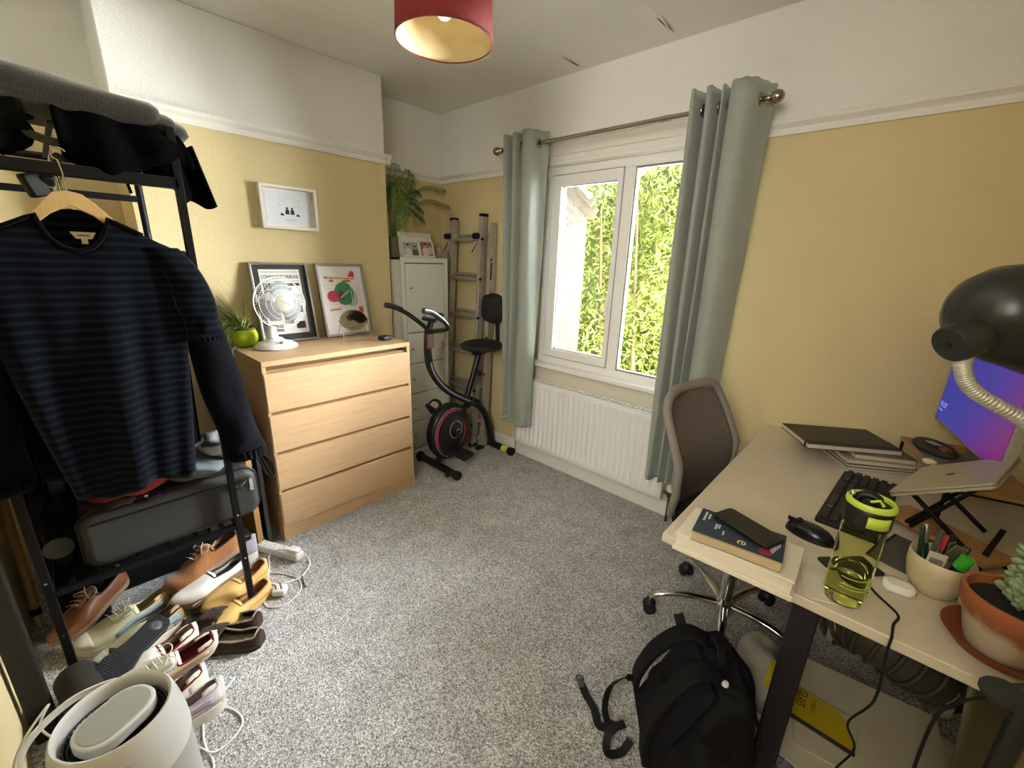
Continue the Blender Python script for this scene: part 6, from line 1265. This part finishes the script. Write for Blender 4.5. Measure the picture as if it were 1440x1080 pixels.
for nm, hl, te in (('farther', (-1.628, .335), (-1.83, .125)), ('nearer', (-1.53, .312), (-1.745, .105))):
    t, uf, hz = shoe('moccasin_slipper', 'dark brown suede moccasin slipper with fleece lining, the one %s the carpet' % ('in front on' if nm == 'nearer' else 'behind on'), hl, te, 0, DKB, mat('dark_rubber_sole', '#2b2622', .8), L=.29, W=.108, kind='slip', lining=FLE, soleh=.014)
    B().grid(9, 8, lambda u, v: ((.44+.30*v)*.29, (u-.5)*.075*(1-.45*v*v)+.012, .014+hz(.44+.3*v)*(1.0)+.006+.012*(1-v)*(1-(2*u-1)**2)+.004)).obj('apron_flap', DKB, t, smooth=180, solid=.005)
    B().tube([uf(.5+.40*math.cos(q)*.62, .62+.30*math.sin(q)) for q in np.linspace(0, PI, 20)], .003, 5).obj('apron_seam', DKB, t, smooth=180)
    B().tube(spline([(.155, .012, .079), (.165, .035, .080), (.15, .045, .070)], 4), .003, 6).obj('bow_lace', DKB, t); B().tube(spline([(.155, .012, .079), (.17, -.01, .080), (.18, -.02, .068)], 4), .003, 6).obj('bow_lace', DKB, t)
shoe('pink_white_trainer', 'white and pale pink trainer with grey heel standing on the carpet by the purifier', (-1.375, .150), (-1.40, -.12), .0, PNK2, WHL, L=.27, lining=GRL, soleh=.045, accent=GRL, W=.085)
# black slider lying sole up
sd_ = thing('pool_slider', 'black slider sandal lying upside down with its gridded sole facing up', 'shoe', (-1.765, .075, .135), group='shoes piled under the rack', local=True)
Rm = Euler((0, 0, math.atan2(-.215, .18))).to_matrix() @ Euler((-.50, .02, 0)).to_matrix(); sd_.rotation_euler = Rm.to_euler(); WM[sd_.name] = (Matrix.Translation(sd_.location) @ Rm.to_4x4(), True)
sw = lambda s_: .5*.098*np.interp(s_, [0, .04, .12, .3, .45, .7, .88, .96, 1], [.35, .62, .76, .72, .72, 1.0, .86, .5, .1])
ol = [(s_*.27, sw(s_)) for s_ in np.linspace(0, 1, 24)]+[(s_*.27, -sw(s_)) for s_ in np.linspace(1, 0, 24)]
SLD = mat('black_eva', '#1c2023', .7)
B().prism(ol, -.022, 0).obj('footbed', SLD, sd_, bevel=.004)
g = B()
for i in range(34):
    x = .008+i*.0078; w_ = float(sw(x/.27))-.005
    if w_ > .005: g.bb((x-.0014, -w_, 0), (x+.0014, w_, .0032))
for k in range(-6, 7):
    y = k*.0074; xs = [x for x in np.linspace(.01, .262, 80) if sw(x/.27)-.005 > abs(y)]
    if xs: g.bb((min(xs), y-.0014, 0), (max(xs), y+.0014, .0032))
g.obj('sole_grid', mat('grid_dark_grey', '#15181b', .6), sd_, smooth=0)
B().lathe([(0, .005), (.018, .005), (.019, .0045), (.019, 0)], (.042, 0, 0), 28).obj('heel_disc', mat('heel_disc_grey', '#3a3c40', .5), sd_); B().lathe([(.009, .0052), (.010, .0062), (.0115, .0052)], (.042, 0, 0), 24).obj('disc_emblem', GREYI, sd_)
B().tube([(.15, -.045, -.012), (.15, -.035, -.05), (.15, 0, -.06), (.15, .035, -.05), (.15, .045, -.012)], .02, 8, flat=.3).obj('strap', SLD, sd_)
s2_ = thing('pool_slider', 'black slider with its broad strap up behind the purifier at the rack foot', 'shoe', (-1.62, -.165, .02), group='shoes piled under the rack')
def dome(u, v): q = PI*u; return (-1.70+.17*v, -.165-.052*math.cos(q)*(1-.15*v)+.02*v, .10+.062*math.sin(q)+.01*math.sin(v*3))
B().grid(14, 10, dome).obj('strap', mat('dark_brown_black_strap', '#24211c', .85), s2_, smooth=180, solid=.006)
B().bb((-1.74, -.212, .075), (-1.50, -.12, .098)).obj('footbed', SLD, s2_, bevel=.01, seg=3)
B().bb((-1.73, -.20, .0), (-1.55, -.14, .074)).obj('shoe_riser', SLD, s2_, bevel=.008)
b = B().tube(spline([(-1.99, .30, .225), (-1.965, .265, .19), (-1.93, .245, .14), (-1.895, .23, .10), (-1.86, .215, .075), (-1.80, .16, .098)], 7), .0022, 6); solo(b, 'loose_shoelace', LCE, 'long pale shoelace trailing down from the tan suede shoe', 'shoelace', smooth=180)

# ------------------------------------------------------------------ air purifier
ap = thing('air_purifier', 'round white air purifier with grey top display and strap handle', 'air purifier', (-1.13, -.075, 0), local=True)
B().lathe([(0, 0), (.115, 0), (.122, .008), (.125, .05), (.123, .24), (.119, .30)], (0, 0, 0), 56).obj('lower_body', mat('light_grey_fabric', '#b9b8b4', .7, bump=.4, bscale=400, bdist=.001), ap, smooth=60)
B().lathe([(.1235, .285), (.1245, .30), (.121, .35), (.113, .395), (.108, .415), (.104, .422), (.099, .420), (.097, .41), (.096, .36), (.096, .34)], (0, 0, 0), 56).obj('upper_shell', WPLAST, ap, smooth=60)
B().lathe([(0, .345), (.0965, .345)], (0, 0, 0), 40).obj('air_chamber', mat('vent_black', '#15191b', .5), ap)
for k, r in enumerate((.090, .084, .078, .071)): B().tube([(r*math.cos(q), r*math.sin(q), .385-.004*k) for q in np.linspace(0, 2*PI, 41)[:-1]], .0018, 5, closed=True).obj('vent_ring', mat('vent_grey', '#2a2f31', .4), ap)
v_ = B()
for k in range(48): q = 2*PI*k/48; v_.bar((.062*math.cos(q), .062*math.sin(q), .375), (.097*math.cos(q+.15), .097*math.sin(q+.15), .365), .0012, .02)
v_.obj('vent_fins', MATS['vent_grey'], ap, kind='stuff')
PR = Euler((0, 0, 2.05)).to_matrix().to_4x4()
B().prism(rrect(.150, .108, .050, 8), .385, .414, PR).obj('display_ring', WPLAST, ap, bevel=.004)
B().prism(rrect(.134, .092, .043, 8), .4141, .416, PR).obj('display_panel', mat('grey_display', '#b3b5ae', .3), ap, bevel=.001)
hp = [(.118*math.cos(a)*k, .118*math.sin(a)*k, z) for a, k, z in ((.0, 1.03, .37), (-.45, 1.10, .375), (-1.0, 1.17, .385), (-1.5, 1.24, .40), (-2.0, 1.25, .41), (-2.6, 1.16, .41), (-3.1, 1.08, .40), (-3.4, 1.03, .39))]
def ribbon(pts, wd, m, nm, par, th=.003):
    P = spline(pts, 6); b = B(); vs = []
    for i, p in enumerate(P):
        for a, c in ((-1, -1), (1, -1), (1, 1), (-1, 1)):
            o_ = Vector((p.x, p.y, 0)).normalized(); vs.append(p+Vector((0, 0, a*wd/2))+o_*c*th/2)
    n = len(P); b.add(vs, [(i*4+k, i*4+(k+1) % 4, (i+1)*4+(k+1) % 4, (i+1)*4+k) for i in range(n-1) for k in range(4)]+[(0, 1, 2, 3), tuple((n-1)*4+k for k in range(4))]); return b.obj(nm, m, par, smooth=60)
ribbon(hp, .016, mat('cream_strap', '#d5d2ca', .6), 'strap_handle', ap, .005)
for p in (hp[0], hp[-1]): B().sph(p, .006, 10).obj('strap_rivet', CHROME, ap)
b = B().tube(spline([(-1.235, -.165, .30), (-1.27, -.20, .36), (-1.285, -.18, .40), (-1.25, -.245, .33), (-1.20, -.265, .20), (-1.12, -.268, .05), (-1.05, -.26, .004)], 8), .0028, 6)
solo(b, 'white_cable', WPLAST, 'thin white cable looping up at the left of the air purifier', 'cable', smooth=180)
b = B().tube(spline([(-1.14, .06, .004), (-1.20, .075, .004), (-1.245, .070, .004), (-1.30, .072, .004), (-1.365, .09, .004), (-1.375, .12, .004), (-1.345, .150, .004), (-1.30, .168, .004), (-1.262, .168, .004), (-1.235, .14, .004), (-1.224, .10, .004), (-1.23, .075, .010), (-1.27, .058, .004), (-1.30, .03, .004)], 8), .003, 8)
solo(b, 'white_cable', WPLAST, 'white cable looped on the carpet right of the air purifier', 'cable', smooth=180)
b = B().tube(spline([(-1.40, .12, .02), (-1.41, .14, .006), (-1.425, .165, .004), (-1.449, .197, .004)], 6), .003, 8); solo(b, 'white_cable', WPLAST, 'short white cable end beside the pink and white trainer', 'cable', smooth=180)
# extension lead, plug, cables
es_ = thing('extension_lead', 'white power strip on the carpet by the chest corner', 'power strip', (-2.02, .55, 0), rot=(0, 0, .44), local=True)
B().bb((-.125, -.025, 0), (.125, .025, .036)).obj('housing', WPLAST, es_, bevel=.006)
for k in range(4):
    x = -.095+.056*k
    for dx, dy, w_, l_ in ((0, .010, .004, .008), (-.010, -.008, .007, .003), (.010, -.008, .007, .003)): B().bb((x+dx-w_/2, dy-l_/2, .0355), (x+dx+w_/2, dy+l_/2, .0365)).obj('socket_slot', GREYI, es_)
B().cyl((-.10, -.0251, .018), (-.10, -.0256, .018), .003, 8).obj('screw', GREYI, es_); B().cyl((.05, -.0251, .018), (.05, -.0256, .018), .003, 8).obj('screw', GREYI, es_)
B().box((.09, 0, .046), (.05, .04, .022)).obj('plug', WPLAST, es_, bevel=.006)
pg = thing('charger_plug', 'white three pin usb plug lying on the carpet near the deck shoes', 'plug', (-1.745, .452, 0), rot=(0, 0, .9), local=True)
B().bb((-.026, -.024, .004), (.026, .024, .034)).obj('body', WPLAST, pg, bevel=.006, seg=3)
for x, y in ((0, .012), (-.011, -.008), (.011, -.008)): B().bb((x-.003, y-.002, .034), (x+.003, y+.002, .052)).obj('pin', mat('grey_pin', '#8f8f8b', .3, .8), pg)
b = B().tube(spline([(-1.90, .60, .045), (-1.93, .55, .075), (-2.0, .50, .04), (-1.93, .47, .006), (-1.86, .44, .005), (-1.80, .47, .005), (-1.78, .55, .005), (-1.84, .62, .005), (-1.90, .62, .03)], 8), .0035, 8); solo(b, 'white_cable', WPLAST, 'thick white lead curling round the power strip', 'cable', smooth=180)
b = B().tube(spline([(-1.77, .45, .015), (-1.82, .43, .005), (-1.80, .40, .004), (-1.71, .385, .004), (-1.66, .44, .004), (-1.70, .52, .004), (-1.78, .54, .004), (-1.87, .50, .004), (-1.90, .47, .004)], 8), .0025, 8); solo(b, 'white_cable', WPLAST, 'thin white charging cable looped round the usb plug', 'cable', smooth=180)
b = B().tube(spline([(-1.78, .56, .006), (-1.74, .55, .006), (-1.70, .545, .006)], 4), .004, 8); solo(b, 'cable_plug', mat('steel_plug', '#8c8c8c', .3, .7), 'grey metal connector at the end of a white cable by the chest', 'connector', smooth=180)
